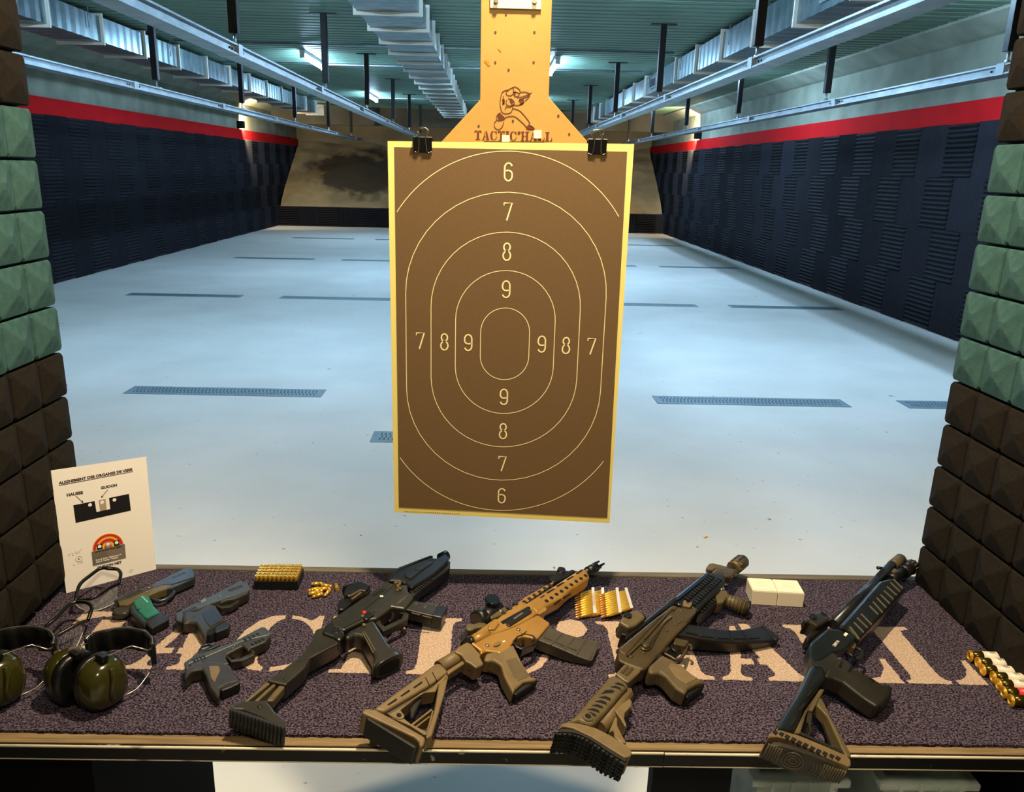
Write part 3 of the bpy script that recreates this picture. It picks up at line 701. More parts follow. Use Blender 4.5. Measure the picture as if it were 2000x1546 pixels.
# ---------------------------------------------------------------- tan carbine
g = Gun('carbine', 'tan carbine with skeleton stock and dark magazine in the middle of the mat', Matrix(((0.64755,-0.73939,0.18435,0.00211),(0.76202,0.62831,-0.15666,1.29531),(0.00000,0.24192,0.97030,0.90500),(0,0,0,1))))
up = g.p('stock_body', [(-0.2721,-0.0051),(-0.2664,-0.0027),(-0.1211,0.0057),(-0.1136,0.0012),(-0.1159,-0.0197),(-0.1226,-0.0227),(-0.1654,-0.0238),(-0.2622,-0.0185)], -.020, .016, M_fde, .006, segs=3)
g.p('stock_channel', [(-0.2579,-0.0129),(-0.1593,-0.0194),(-0.1493,-0.0266),(-0.2551,-0.0257)], -.012, .009, M_magd, .001)
g.p('stock_strip', [(-0.2591,-0.0250),(-0.1631,-0.0277),(-0.1215,-0.0222),(-0.1234,-0.0284),(-0.1318,-0.0322),(-0.1508,-0.0314),(-0.1650,-0.0387),(-0.1777,-0.0311),(-0.1873,-0.0272),(-0.2380,-0.0308),(-0.2390,-0.0364),(-0.2398,-0.0429),(-0.2455,-0.0461),(-0.2521,-0.0438),(-0.2580,-0.0310)], -.014, .014, M_fde, .0015)
g.p('stock_strut', [(-0.1215,-0.0222),(-0.1240,-0.0290),(-0.1557,-0.0510),(-0.2322,-0.0984),(-0.2399,-0.0987),(-0.2440,-0.0960),(-0.2380,-0.0903),(-0.1986,-0.0679),(-0.1724,-0.0484),(-0.1508,-0.0314)], -.014, .014, M_fde, .003)
g.p('stock_brace', [(-0.2566,-0.0299),(-0.2440,-0.0450),(-0.2421,-0.0603),(-0.2336,-0.0863),(-0.2283,-0.0830),(-0.1948,-0.0612),(-0.1946,-0.0644),(-0.2342,-0.0912),(-0.2402,-0.0898),(-0.2459,-0.0620),(-0.2586,-0.0312)], -.012, .012, M_fde, .001)
g.p('stock_brace', [(-0.2431,-0.0604),(-0.1940,-0.0584),(-0.1952,-0.0619),(-0.2418,-0.0643)], -.010, .012, M_fde, .001)
g.p('stock_brace', [(-0.2410,-0.0678),(-0.2066,-0.0667),(-0.2080,-0.0695),(-0.2396,-0.0712)], -.010, .012, M_fde, .001)
for q in ([(-0.1911,-0.0104),(-0.1706,-0.0094),(-0.1711,-0.0127),(-0.1907,-0.0132)], [(-0.2202,-0.0105),(-0.2001,-0.0097),(-0.2008,-0.0132),(-0.2200,-0.0131)], [(-0.2493,-0.0108),(-0.2296,-0.0102),(-0.2303,-0.0137),(-0.2489,-0.0135)]):
    g.p('stock_slot', q, .0150, .0166, M_hole, .0, par=up)
g.bars('stock_seam', [(-0.1592,-0.0075),(-0.1653,-0.0234),(-0.1413,-0.0060),(-0.1487,-0.0250)], .0150, .0167, .0014, M_hole, up)
for q in [(-0.2473,-0.0369)]: g.c('sling_hole', (q[0], q[1], .0130), (q[0], q[1], .0146), .0042, None, M_hole)
lv = g.p('adjust_lever', [(-0.2184,-0.0330),(-0.1881,-0.0217),(-0.1842,-0.0268),(-0.1886,-0.0336),(-0.2019,-0.0383),(-0.2268,-0.0508),(-0.2305,-0.0480)], -.006, .006, M_blk, .004)
bt = g.p('butt_plate', [(-0.2954,-0.0012),(-0.2903,0.0020),(-0.2841,0.0019),(-0.2740,-0.0079),(-0.2640,-0.0396),(-0.2492,-0.0940),(-0.2496,-0.1000),(-0.2617,-0.1075),(-0.2680,-0.1056),(-0.2619,-0.0961),(-0.2628,-0.0864)], -.024, .021, M_fde, .005, segs=3)
E0 = [(-0.2949,-0.0018),(-0.2697,-0.1066)]
# rubber end pad with a field of small studs
a, b2 = Vector(E0[0]), Vector(E0[1]); d = (b2-a).normalized(); nn = Vector((d.y, -d.x))
if nn.x > 0: nn = -nn
Q = [a+d*.006+nn*-.004, b2-d*.004+nn*-.004, b2-d*.006+nn*.003, a+d*.010+nn*.003]
pad = g.p('rubber_pad', [(v.x, v.y) for v in Q], -.023, .0175, M_rubber, .003, par=bt)
g.c('buffer_tube', ([(-0.1105,0.0038)][0]+(0,)), ([(-0.0375,0.0009)][0]+(0,)), .0125, None, M_fde)
g.p('tube_skirt', [(-0.1110,-0.0135),(-0.0683,-0.0138),(-0.0692,-0.0217),(-0.1156,-0.0215)], -.010, .008, M_fde, .002)
g.p('end_plate', [(-0.0745,0.0049),(-0.0579,0.0100),(-0.0370,0.0080),(-0.0339,0.0013),(-0.0394,-0.0297),(-0.0444,-0.0318),(-0.0525,-0.0484),(-0.0704,-0.0462),(-0.0717,-0.0312),(-0.0739,-0.0240),(-0.0691,-0.0077)], -.016, .016, M_fde, .004)
g.tb('sling_loop', [[(-0.0610,-0.0221)][0]+(0,), [(-0.0690,-0.0330)][0]+(0,), [(-0.0623,-0.0408)][0]+(0,), [(-0.0510,-0.0352)][0]+(0,)], .0035, M_blk)
rc = g.p('lower_receiver', [(-0.0299,0.0078),(-0.0026,0.0074),(0.0267,-0.0039),(0.0474,-0.0114),(0.0815,-0.0180),(0.1318,-0.0225),(0.1389,-0.0248),(0.1405,-0.0538),(0.1332,-0.0565),(0.0834,-0.0664),(0.0804,-0.0660),(0.0769,-0.0584),(0.0668,-0.0455),(0.0495,-0.0409),(0.0298,-0.0452),(0.0134,-0.0577),(-0.0043,-0.0611),(-0.0069,-0.0427),(-0.0216,-0.0271),(-0.0355,-0.0262),(-0.0295,-0.0189)], -.0125, .0125, M_tan, .003)
ur = g.p('upper_receiver', [(-0.0199,0.0155),(-0.0012,0.0168),(0.0371,0.0195),(0.0561,0.0202),(0.0603,0.0159),(0.1401,0.0185),(0.1449,0.0124),(0.1388,-0.0106),(0.1357,-0.0219),(0.1140,-0.0225),(0.0791,-0.0196),(0.0451,-0.0129),(0.0208,-0.0066),(-0.0100,0.0010)], -.014, .014, M_tan, .004)
g.p('rail_top', [(0.0665,0.0210),(0.1633,0.0290),(0.2544,0.0258),(0.2567,0.0212),(0.1521,0.0158),(0.0678,0.0161)], -.009, .006, M_tan, .0015)
for k, q in enumerate([(0.0915,0.0244),(0.1124,0.0258),(0.1328,0.0265),(0.1526,0.0182),(0.1688,0.0180),(0.1863,0.0186),(0.2048,0.0187),(0.2228,0.0193),(0.2402,0.0191)]):
    g.p('rail_slot', [(q[0]-.004, q[1]-.004), (q[0]+.004, q[1]-.004), (q[0]+.004, q[1]+.006), (q[0]-.004, q[1]+.006)], .003, .0066, M_blk2, 0)
hg = g.p('handguard', [(0.1406,0.0112),(0.2238,0.0115),(0.3372,0.0116),(0.3464,0.0055),(0.3418,-0.0040),(0.3320,-0.0190),(0.3208,-0.0206),(0.2586,-0.0198),(0.2161,-0.0248),(0.1709,-0.0210),(0.1366,-0.0239),(0.1381,-0.0089)], -.017, .0150, M_tan, .007, segs=3)
g.p('handguard_facet', [(0.1392,0.0087),(0.2212,0.0082),(0.2285,-0.0026),(0.1611,-0.0039),(0.1371,-0.0089)], .010, .0152, M_tan, .002)
for s_ in ([(0.1800,0.0042),(0.1926,0.0039),(0.1941,0.0014),(0.1808,0.0016)], [(0.2035,0.0058),(0.2272,0.0049),(0.2289,0.0015),(0.2044,0.0016)], [(0.2394,0.0065),(0.2624,0.0055),(0.2639,0.0021),(0.2400,0.0020)], [(0.2753,0.0063),(0.2966,0.0057),(0.2996,0.0025),(0.2766,0.0024)], [(0.3110,0.0065),(0.3335,0.0062),(0.3358,0.0028),(0.3123,0.0025)]):
    g.p('handguard_slot', s_, .0130, .0156, M_hole, 0, par=hg)
for q in [(0.1834,-0.0109),(0.1999,-0.0111),(0.2181,-0.0107),(0.2351,-0.0110),(0.2536,-0.0103),(0.2712,-0.0106),(0.2895,-0.0105),(0.3069,-0.0109),(0.3241,-0.0110)]:
    obj('handguard_hole', cyl(B(), (q[0], q[1], .0130), (q[0], q[1], .0156), .0044, None, 12), M_hole, hg)
g.p('handguard_slot', [(0.1903,-0.0240),(0.2143,-0.0240),(0.2137,-0.0264),(0.1890,-0.0270)], .013, .0156, M_hole, 0, par=hg)
g.p('handguard_slot', [(0.2224,-0.0240),(0.2476,-0.0256),(0.2454,-0.0285),(0.2216,-0.0276)], .013, .0156, M_hole, 0, par=hg)
g.p('barrel_nut_bracket', [(0.1381,-0.0224),(0.1625,-0.0192),(0.1660,-0.0245),(0.1573,-0.0292),(0.1363,-0.0278)], -.012, .0165, M_tan, .001)
g.c('ejection_port', [(0.0576,0.0028)][0]+(.0075,), [(0.1400,-0.0015)][0]+(.0075,), .0078, None, M_hole, ur)
g.p('dust_cover', [(0.0644,-0.0015),(0.1324,-0.0049),(0.1332,-0.0122),(0.1274,-0.0148),(0.0617,-0.0137),(0.0591,-0.0080)], .010, .0168, M_blk, .001, par=ur)
g.bars('bolt_carrier', [(0.0827,-0.0056),(0.1119,-0.0052)], .0165, .0175, .004, M_steelb, ur)
g.c('forward_assist', [(-0.0227,0.0076)][0]+(.010,), [(0.0214,0.0003)][0]+(.008,), .0105, .007, M_tan, ur)
g.c('forward_assist_button', [(-0.0294,0.0089)][0]+(.010,), [(-0.0181,0.0079)][0]+(.010,), .0070, .0080, M_blk, ur)
g.p('brass_deflector', [(0.0188,0.0045),(0.0277,0.0133),(0.0511,0.0170),(0.0523,0.0032),(0.0292,-0.0030)], .004, .0185, M_tan, .003, par=ur)
g.dots('pin', [(-0.0095,-0.0192),(0.0719,-0.0278)], .012, .0042, .003, M_steelb, rc)
g.p('selector', [(-0.0023,-0.0270),(0.0046,-0.0248),(0.0156,-0.0268),(0.0159,-0.0307),(0.0105,-0.0340),(-0.0007,-0.0323)], .011, .016, M_fde, .002, par=rc)
g.p('magazine_release', [(0.0689,-0.0358),(0.0843,-0.0368),(0.0814,-0.0411),(0.0665,-0.0416)], .011, .0155, M_tan, .001, par=rc)
g.bars('white_mark', [(0.0215,-0.0310),(0.0271,-0.0316)], .0124, .0129, .003, M_mark, rc)
g.r('trigger_guard', [(0.0383,-0.0409),(0.0567,-0.0370),(0.0748,-0.0414),(0.0845,-0.0548),(0.0825,-0.0659),(0.0703,-0.0718),(0.0541,-0.0696),(0.0369,-0.0666),(0.0322,-0.0535)], [(0.0419,-0.0435),(0.0562,-0.0404),(0.0722,-0.0446),(0.0795,-0.0549),(0.0775,-0.0634),(0.0690,-0.0671),(0.0563,-0.0659),(0.0434,-0.0623),(0.0375,-0.0520)], -.006, .0128, M_blk)
g.tb('trigger', [[(0.0724,-0.0407)][0]+(.002,), [(0.0639,-0.0496)][0]+(.002,), [(0.0510,-0.0524)][0]+(.002,)], .003, M_blk)
gp = g.p('pistol_grip', [(-0.0428,-0.0406),(-0.0277,-0.0317),(-0.0093,-0.0366),(-0.0031,-0.0440),(0.0333,-0.0471),(0.0205,-0.0704),(0.0108,-0.0863),(-0.0020,-0.1190),(0.0036,-0.1288),(-0.0035,-0.1290),(-0.0238,-0.1190),(-0.0498,-0.1207),(-0.0592,-0.1241),(-0.0410,-0.0868),(-0.0261,-0.0673),(-0.0287,-0.0511),(-0.0375,-0.0474)], -.016, .013, M_fde, .006, segs=3)
g.p('grip_texture', [(-0.0103,-0.0655),(0.0108,-0.0725),(-0.0054,-0.1171),(-0.0309,-0.1115),(-0.0313,-0.1030)], .010, .0137, M_olive, .001, par=gp)
g.p('grip_cap', [(0.0108,-0.1252),(0.0058,-0.1303),(-0.0520,-0.1266),(-0.0522,-0.1212),(-0.0386,-0.1156),(-0.0171,-0.1156)], -.017, .006, M_blk2, .004, par=gp)
mg = g.p('magazine', [(0.0861,-0.0663),(0.1353,-0.0559),(0.1366,-0.0646),(0.1441,-0.0856),(0.1560,-0.1071),(0.1680,-0.1248),(0.1839,-0.1416),(0.1816,-0.1450),(0.1309,-0.1597),(0.1238,-0.1592),(0.1139,-0.1373),(0.1056,-0.1141),(0.0964,-0.0913)], -.015, .009, M_magd, .003)
g.bars('magazine_rib', [(0.0940,-0.0902),(0.1401,-0.0847),(0.1021,-0.1146),(0.1511,-0.1068),(0.1104,-0.1378),(0.1630,-0.1244),(0.1023,-0.0687),(0.1079,-0.0861),(0.1110,-0.0914),(0.1155,-0.1085),(0.1189,-0.1134),(0.1260,-0.1303)], .0085, .0102, .003, M_magd, mg)
g.p('magazine_base', [(0.1284,-0.1609),(0.1831,-0.1416),(0.1833,-0.1456),(0.1727,-0.1505),(0.1296,-0.1654),(0.1242,-0.1638),(0.1217,-0.1583)], -.017, .0105, M_magd, .002, par=mg)
g.c('barrel', [(0.3470,0.0054)][0]+(0,), [(0.3822,0.0023)][0]+(0,), .008, None, M_gsteel)
fh = g.c('flash_hider', [(0.3605,0.0042)][0]+(0,), [(0.3910,0.0019)][0]+(0,), .0098, .0105, M_blk)
P0 = [(0.3897,0.0021),(0.4112,0.0007)]; ax = Vector((P0[1][0]-P0[0][0], P0[1][1]-P0[0][1]))
for an in (20, 140, 260):
    o_ = Vector((0, math.cos(math.radians(an)), math.sin(math.radians(an))))*.0078
    g.c('prong', (P0[0][0], P0[0][1]+o_.y, o_.z), (P0[1][0], P0[1][1]+o_.y, o_.z), .0034, .0024, M_gsteel, fh, 8)
fs = g.p('folded_front_sight', [(0.2552,0.0343),(0.2637,0.0376),(0.2731,0.0343),(0.2853,0.0413),(0.2898,0.0383),(0.3147,0.0419),(0.3181,0.0380),(0.3095,0.0313),(0.3119,0.0250),(0.3246,0.0258),(0.3285,0.0201),(0.3281,0.0156),(0.2976,0.0146),(0.2557,0.0190),(0.2519,0.0245)], -.012, .008, M_blk, .003)
g.c('sight_aperture', [(0.3006,0.0357)][0]+(-.006,), [(0.3006,0.0357)][0]+(.011,), .010, .009, M_blk, fs, 14)
rs = g.p('rear_sight', [(-0.0013,0.0426),(0.0061,0.0474),(0.0134,0.0461),(0.0192,0.0393),(0.0306,0.0376),(0.0415,0.0272),(0.0379,0.0220),(0.0282,0.0214),(0.0143,0.0288),(0.0036,0.0290),(-0.0037,0.0343)], -.010, .006, M_olive, .004)
g.p('charging_handle', [(-0.0246,0.0322),(-0.0069,0.0368),(-0.0036,0.0318),(-0.0139,0.0243),(-0.0313,0.0199),(-0.0349,0.0225)], -.014, .004, M_blk, .002)
# red dot optic
op = g.p('optic_body', [(0.0637,0.0428),(0.0945,0.0452),(0.1063,0.0451),(0.1076,0.0360),(0.1061,0.0262),(0.0963,0.0224),(0.0652,0.0259),(0.0585,0.0281)], -.026, .006, M_olive, .003)
g.c('optic_tube', [(0.0440,0.0440)][0]+(-.006,), [(0.1048,0.0463)][0]+(-.006,), .0165, .0165, M_blk, op, 20)
g.c('optic_eyepiece', [(0.0412,0.0486)][0]+(-.004,), [(0.0601,0.0482)][0]+(-.004,), .0185, .0170, M_blk, op, 20)
q0, q1 = [(0.0405,0.0485),(0.0416,0.0485)]; g.c('optic_glass', q0+(-.004,), q1+(-.004,), .0140, .0140, mat('dark_glass', (10, 14, 18), .05), op, 20)
tq = [(0.0882,0.0548)][0]
g.c('adjust_turret', (tq[0], tq[1], -.006), (tq[0], tq[1], .016), .0105, .0130, M_blk, op, 20)
g.c('turret_cap', (tq[0], tq[1], .016), (tq[0], tq[1], .0215), .0155, .0140, M_lensb, op, 20)
g.bars('optic_slot', [(0.0735,0.0445),(0.1005,0.0403)], .0050, .0067, .005, M_hole, op)
g.dots('optic_screw', [(0.0906,0.0317)], .0060, .0042, .002, M_steelb, op)

# ---------------------------------------------------------------- rifle with curved magazine
g = Gun('assault_rifle', 'black and olive rifle with long curved magazine right of the tan carbine', Matrix(((0.64329,-0.74889,0.15918,0.32478),(0.76562,0.62923,-0.13375,1.31349),(0.00000,0.20791,0.97815,0.90500),(0,0,0,1))))
rc = g.p('receiver', [(-0.1071,0.0157),(-0.0951,0.0201),(-0.0120,0.0162),(0.0571,0.0175),(0.0963,0.0165),(0.1135,0.0121),(0.1405,-0.0166),(0.1299,-0.0226),(0.0787,-0.0281),(0.0286,-0.0297),(-0.0359,-0.0345),(-0.0975,-0.0384),(-0.1041,-0.0367),(-0.1167,-0.0055),(-0.1204,0.0055)], -.017, .014, M_akrec, .004, segs=3)
g.p('receiver_cover', [(-0.0980,0.0204),(-0.0898,0.0227),(0.0047,0.0224),(0.1078,0.0195),(0.1121,0.0095),(0.1011,0.0077),(0.0455,0.0136),(-0.0160,0.0103),(-0.1006,0.0024),(-0.1034,0.0160)], -.016, .0165, M_akrec, .004, segs=3)
g.bars('cover_ridge', [(-0.0334,0.0032),(0.0911,0.0147),(0.0911,0.0147),(0.0949,0.0086),(-0.1001,0.0009),(-0.0364,0.0025)], .0155, .0180, .003, M_akrec)
sl_ = g.p('safety_lever', [(-0.0617,-0.0052),(-0.0492,-0.0017),(-0.0402,-0.0071),(-0.0447,-0.0155),(0.0027,-0.0039),(0.0338,0.0037),(0.0480,0.0056),(0.0712,0.0043),(0.0721,0.0004),(0.0462,0.0006),(0.0347,-0.0002),(0.0057,-0.0062),(-0.0455,-0.0178),(-0.0551,-0.0176),(-0.0621,-0.0122)], .013, .0180, M_akrec, .0015)
g.dots('pivot', [(-0.0497,-0.0079)], .0175, .0075, .004, M_akrec, sl_)
g.dots('rivet', [(-0.0937,-0.0035),(-0.0656,-0.0135),(0.0272,-0.0107),(0.1069,-0.0000),(0.0843,-0.0144),(0.0703,-0.0144),(0.0603,-0.0138)], .0135, .0038, .0025, M_akrec, rc)
g.p('trunnion', [(0.0959,0.0075),(0.1098,0.0037),(0.1343,-0.0180),(0.1280,-0.0233),(0.0823,-0.0249),(0.0693,-0.0118)], -.014, .0152, M_akrec, .002)
g.p('side_scope_rail', [(-0.0528,0.0321),(-0.0426,0.0363),(0.1257,0.0357),(0.1417,0.0361),(0.1441,0.0290),(0.1290,0.0229),(0.0734,0.0275),(-0.0463,0.0301)], -.020, .006, M_blk, .003)
hg = g.p('handguard', [(0.1336,0.0285),(0.1780,0.0311),(0.2769,0.0279),(0.2877,0.0202),(0.3084,-0.0023),(0.2831,-0.0163),(0.1998,-0.0205),(0.1345,-0.0233),(0.1369,-0.0100),(0.1272,0.0024),(0.1204,0.0142)], -.022, .014, M_blk, .004)
g.p('gas_tube_cover', [(0.1323,0.0272),(0.2656,0.0264),(0.2749,0.0224),(0.2731,0.0172),(0.2584,0.0164),(0.1303,0.0182),(0.1255,0.0218)], .004, .0195, mat('blue_black_polymer', (28, 40, 58), .3), .004)
def teeth(gun, name, zseg, w0, w1, n, m, wd, par):
    a, b2 = Vector(zseg[0]), Vector(zseg[1]); d = (b2-a)/n; nn = Vector((-d.y, d.x)).normalized()*wd/2
    for k in range(n):
        p = a+d*k; q = p+d*.58
        gun.p(name, [(p.x+nn.x, p.y+nn.y), (p.x-nn.x, p.y-nn.y), (q.x-nn.x, q.y-nn.y), (q.x+nn.x, q.y+nn.y)], w0, w1, m, .0006, par=par)
teeth(g, 'rail_tooth', [(0.1477,0.0099),(0.2779,0.0110)], .012, .0185, 13, M_blk, .010, hg)
teeth(g, 'rail_tooth', [(0.1449,-0.0069),(0.2842,-0.0031)], .012, .0185, 13, M_blk, .010, hg)
g.p('rail_end_bracket', [(0.1351,0.0109),(0.1419,0.0093),(0.1351,0.0006),(0.1432,-0.0003),(0.1481,-0.0039),(0.1370,-0.0076),(0.1271,-0.0087),(0.1190,0.0024)], .010, .0185, M_fde, .001, par=hg)
lr = g.p('lower_rail', [(0.1517,-0.0184),(0.1651,-0.0147),(0.2401,-0.0194),(0.2490,-0.0277),(0.2215,-0.0324),(0.1732,-0.0311),(0.1207,-0.0351),(0.1202,-0.0314)], -.024, .002, M_blk, .003)
teeth(g, 'rail_tooth', [(0.1556,-0.0209),(0.2234,-0.0226)], .0, .0055, 6, M_blk, .012, lr)
vg = g.p('foregrip_mount', [(0.2336,-0.0177),(0.2562,-0.0143),(0.2684,-0.0158),(0.2715,-0.0291),(0.2580,-0.0375),(0.2241,-0.0409),(0.2125,-0.0340)], -.024, .004, M_olive, .003)
q = [(0.2549,-0.0240),(0.2722,-0.0763)]
g.c('foregrip', q[0]+(-.010,), q[1]+(-.010,), .0125, .0150, M_olive, vg)
for k in range(6):
    t_ = .22+.13*k; x = q[0][0]+(q[1][0]-q[0][0])*t_; y = q[0][1]+(q[1][1]-q[0][1])*t_
    dx, dy = (q[1][0]-q[0][0])*.03, (q[1][1]-q[0][1])*.03
    g.c('grip_ring', (x, y, -.010), (x+dx, y+dy, -.010), .0148+.0006*k, None, M_olive, vg)
e = Vector((q[1][0]-q[0][0], q[1][1]-q[0][1])); e.normalize()
g.c('foregrip_cap', (q[1][0], q[1][1], -.010), (q[1][0]+e.x*.006, q[1][1]+e.y*.006, -.010), .0165, None, M_blk2, vg)
g.c('mount_screw', [(0.2659,-0.0170)][0]+(-.004,), [(0.2659,-0.0170)][0]+(.008,), .006, None, M_steelb, vg)
g.c('barrel', [(0.2998,0.0128)][0]+(0,), [(0.3730,0.0033)][0]+(0,), .0085, None, M_akrec)
g.p('gas_block', [(0.2973,0.0236),(0.3194,0.0233),(0.3286,0.0167),(0.3489,0.0043),(0.3623,-0.0092),(0.3503,-0.0125),(0.3197,-0.0156),(0.3086,-0.0057),(0.3129,0.0028),(0.2931,0.0150)], -.010, .010, M_akrec, .004)
g.p('front_sight', [(0.3061,0.0354),(0.3141,0.0415),(0.3303,0.0439),(0.3404,0.0387),(0.3589,0.0076),(0.3434,0.0048),(0.3260,0.0251),(0.3120,0.0272)], -.008, .006, M_olive, .003)
mz = g.c('muzzle_brake', [(0.3687,0.0024)][0]+(0,), [(0.4203,0.0001)][0]+(0,), .0145, .0150, M_olive)
q = [(0.3796,0.0018),(0.4155,0.0006)]
for an in range(0, 360, 45):
    o_ = (math.cos(math.radians(an))*.0145, math.sin(math.radians(an))*.0145)
    g.c('brake_flute', (q[0][0], q[0][1]+o_[0], o_[1]), (q[1][0], q[1][1]+o_[0], o_[1]), .003, None, M_akrec, mz, 8)
q = [(0.4198,0.0001),(0.4207,0.0000)]; g.c('muzzle_opening', q[0]+(0,), q[1]+(0,), .0095, None, M_hole, mz)
MAGP = [(0.0430,-0.0261),(0.0562,-0.0253),(0.0926,-0.0236),(0.1107,-0.0484),(0.1286,-0.0711),(0.1491,-0.0907),(0.1757,-0.1077),(0.2208,-0.1270),(0.2189,-0.1565),(0.2158,-0.1687),(0.2039,-0.1700),(0.1755,-0.1534),(0.1434,-0.1333),(0.1176,-0.1108),(0.0936,-0.0878),(0.0701,-0.0610),(0.0557,-0.0412)]
mg = g.p('magazine', MAGP, -.021, .007, M_blk, .004)
g.bars('magazine_rib', [(0.0761,-0.0617),(0.1093,-0.0500),(0.0953,-0.0859),(0.1258,-0.0713),(0.1205,-0.1084),(0.1450,-0.0914),(0.1466,-0.1317),(0.1674,-0.1073),(0.0645,-0.0355),(0.0782,-0.0539),(0.0813,-0.0610),(0.0975,-0.0781),(0.1047,-0.0853),(0.1209,-0.1015),(0.1297,-0.1071),(0.1494,-0.1229),(0.1562,-0.1266),(0.1778,-0.1410)], .0065, .0085, .003, M_blk, mg)
g.p('magazine_base', [(0.2178,-0.1276),(0.2215,-0.1318),(0.2143,-0.1671),(0.2087,-0.1708),(0.1993,-0.1693),(0.1967,-0.1647)], -.022, .0085, M_blk, .002, par=mg)
g.p('trigger_plate', [(0.0186,-0.0334),(0.0321,-0.0300),(0.0456,-0.0481),(0.0400,-0.0530),(0.0250,-0.0550),(0.0129,-0.0365)], -.008, .008, M_akrec, .002)
g.tb('trigger_guard', [q+(0,) for q in [(0.0503,-0.0482),(0.0239,-0.0581),(-0.0014,-0.0619),(-0.0144,-0.0576),(-0.0150,-0.0484),(-0.0168,-0.0322)]], .0032, M_akrec)
g.tb('trigger', [q+(.001,) for q in [(0.0189,-0.0299),(0.0066,-0.0386),(0.0056,-0.0468),(0.0175,-0.0500)]], .003, M_blk)
g.tb('magazine_catch', [q+(.001,) for q in [(0.0379,-0.0508),(0.0453,-0.0566),(0.0397,-0.0629),(0.0325,-0.0642)]], .0028, M_akrec)
gp = g.p('pistol_grip', [(-0.0968,-0.0419),(-0.0832,-0.0375),(-0.0391,-0.0382),(-0.0361,-0.0486),(-0.0337,-0.0610),(-0.0361,-0.0708),(-0.0334,-0.0795),(-0.0357,-0.0840),(-0.0389,-0.1007),(-0.0379,-0.1166),(-0.0381,-0.1264),(-0.0543,-0.1183),(-0.0790,-0.1132),(-0.0934,-0.1159),(-0.0953,-0.0975),(-0.0844,-0.0719),(-0.0838,-0.0598),(-0.1001,-0.0506)], -.018, .013, M_olive, .006, segs=3)
g.p('grip_panel', [(-0.0588,-0.0626),(-0.0463,-0.0609),(-0.0400,-0.0710),(-0.0386,-0.0837),(-0.0415,-0.1018),(-0.0404,-0.1127),(-0.0710,-0.1056),(-0.0721,-0.0849)], .011, .0140, M_fde, .001, par=gp)
g.p('grip_cap', [(-0.0272,-0.1239),(-0.0358,-0.1265),(-0.0893,-0.1197),(-0.0872,-0.1142),(-0.0681,-0.1103),(-0.0432,-0.1155)], -.020, .004, M_blk2, .004, par=gp)
g.p('stock_adapter', [(-0.1522,-0.0077),(-0.1146,-0.0049),(-0.1075,-0.0144),(-0.0975,-0.0325),(-0.1118,-0.0349),(-0.1515,-0.0352),(-0.1538,-0.0274)], -.012, .012, M_olive, .003)
g.bars('adapter_groove', [(-0.1415,-0.0145),(-0.1184,-0.0140),(-0.1407,-0.0225),(-0.1144,-0.0210)], .0115, .0135, .005, M_akrec)
sb = g.p('stock_body', [(-0.3206,-0.0179),(-0.2866,-0.0181),(-0.2303,-0.0126),(-0.1727,-0.0068),(-0.1625,-0.0088),(-0.1596,-0.0222),(-0.1619,-0.0420),(-0.1845,-0.0427),(-0.2447,-0.0482),(-0.2874,-0.0508),(-0.2983,-0.0311)], -.023, .019, M_olive, .010, segs=3)
for s_ in ([(-0.1819,-0.0218),(-0.1738,-0.0259),(-0.1713,-0.0327),(-0.1729,-0.0386),(-0.1785,-0.0288)], [(-0.1945,-0.0223),(-0.1851,-0.0264),(-0.1815,-0.0340),(-0.1855,-0.0390),(-0.1877,-0.0313)], [(-0.2207,-0.0210),(-0.2079,-0.0210),(-0.1979,-0.0278),(-0.1971,-0.0331),(-0.2044,-0.0319),(-0.2123,-0.0255)], [(-0.2303,-0.0224),(-0.2190,-0.0282),(-0.2161,-0.0362),(-0.2211,-0.0402),(-0.2244,-0.0317)], [(-0.2430,-0.0234),(-0.2324,-0.0287),(-0.2295,-0.0367),(-0.2338,-0.0411),(-0.2377,-0.0322)], [(-0.2555,-0.0244),(-0.2455,-0.0292),(-0.2422,-0.0376),(-0.2456,-0.0414),(-0.2500,-0.0330)], [(-0.2676,-0.0245),(-0.2574,-0.0306),(-0.2546,-0.0385),(-0.2580,-0.0423),(-0.2622,-0.0338)], [(-0.2790,-0.0250),(-0.2687,-0.0317),(-0.2660,-0.0396),(-0.2696,-0.0432),(-0.2735,-0.0349)]):
    g.p('stock_vent', s_, .0170, .0196, M_hole, 0, par=sb)
q = [(-0.2812,-0.0345)][0]; g.c('sling_socket', (q[0], q[1], .017), (q[0], q[1], .0212), .0095, .0088, M_olive, sb); g.c('sling_hole', (q[0], q[1], .0212), (q[0], q[1], .0216), .005, None, M_hole, sb)
g.c('buffer_tube', [(-0.2631,-0.0507)][0]+(-.004,), [(-0.1594,-0.0406)][0]+(-.004,), .0135, None, M_fde)
g.p('stock_rail', [(-0.2757,-0.0461),(-0.1587,-0.0399),(-0.1531,-0.0432),(-0.1595,-0.0488),(-0.1809,-0.0502),(-0.2020,-0.0469),(-0.2204,-0.0455),(-0.2685,-0.0477)], -.008, .008, M_olive, .002)
g.p('stock_lever', [(-0.2232,-0.0524),(-0.2050,-0.0515),(-0.1785,-0.0547),(-0.1834,-0.0623),(-0.1930,-0.0660),(-0.2140,-0.0668),(-0.2243,-0.0715),(-0.2371,-0.0849),(-0.2390,-0.0822),(-0.2317,-0.0698)], -.010, .010, M_fde, .003)
g.p('stock_toe', [(-0.2707,-0.0708),(-0.2349,-0.0606),(-0.2321,-0.0629),(-0.2480,-0.0736),(-0.2666,-0.1023),(-0.2729,-0.0970),(-0.2711,-0.0819),(-0.2616,-0.0751)], -.010, .010, M_fde, .002)
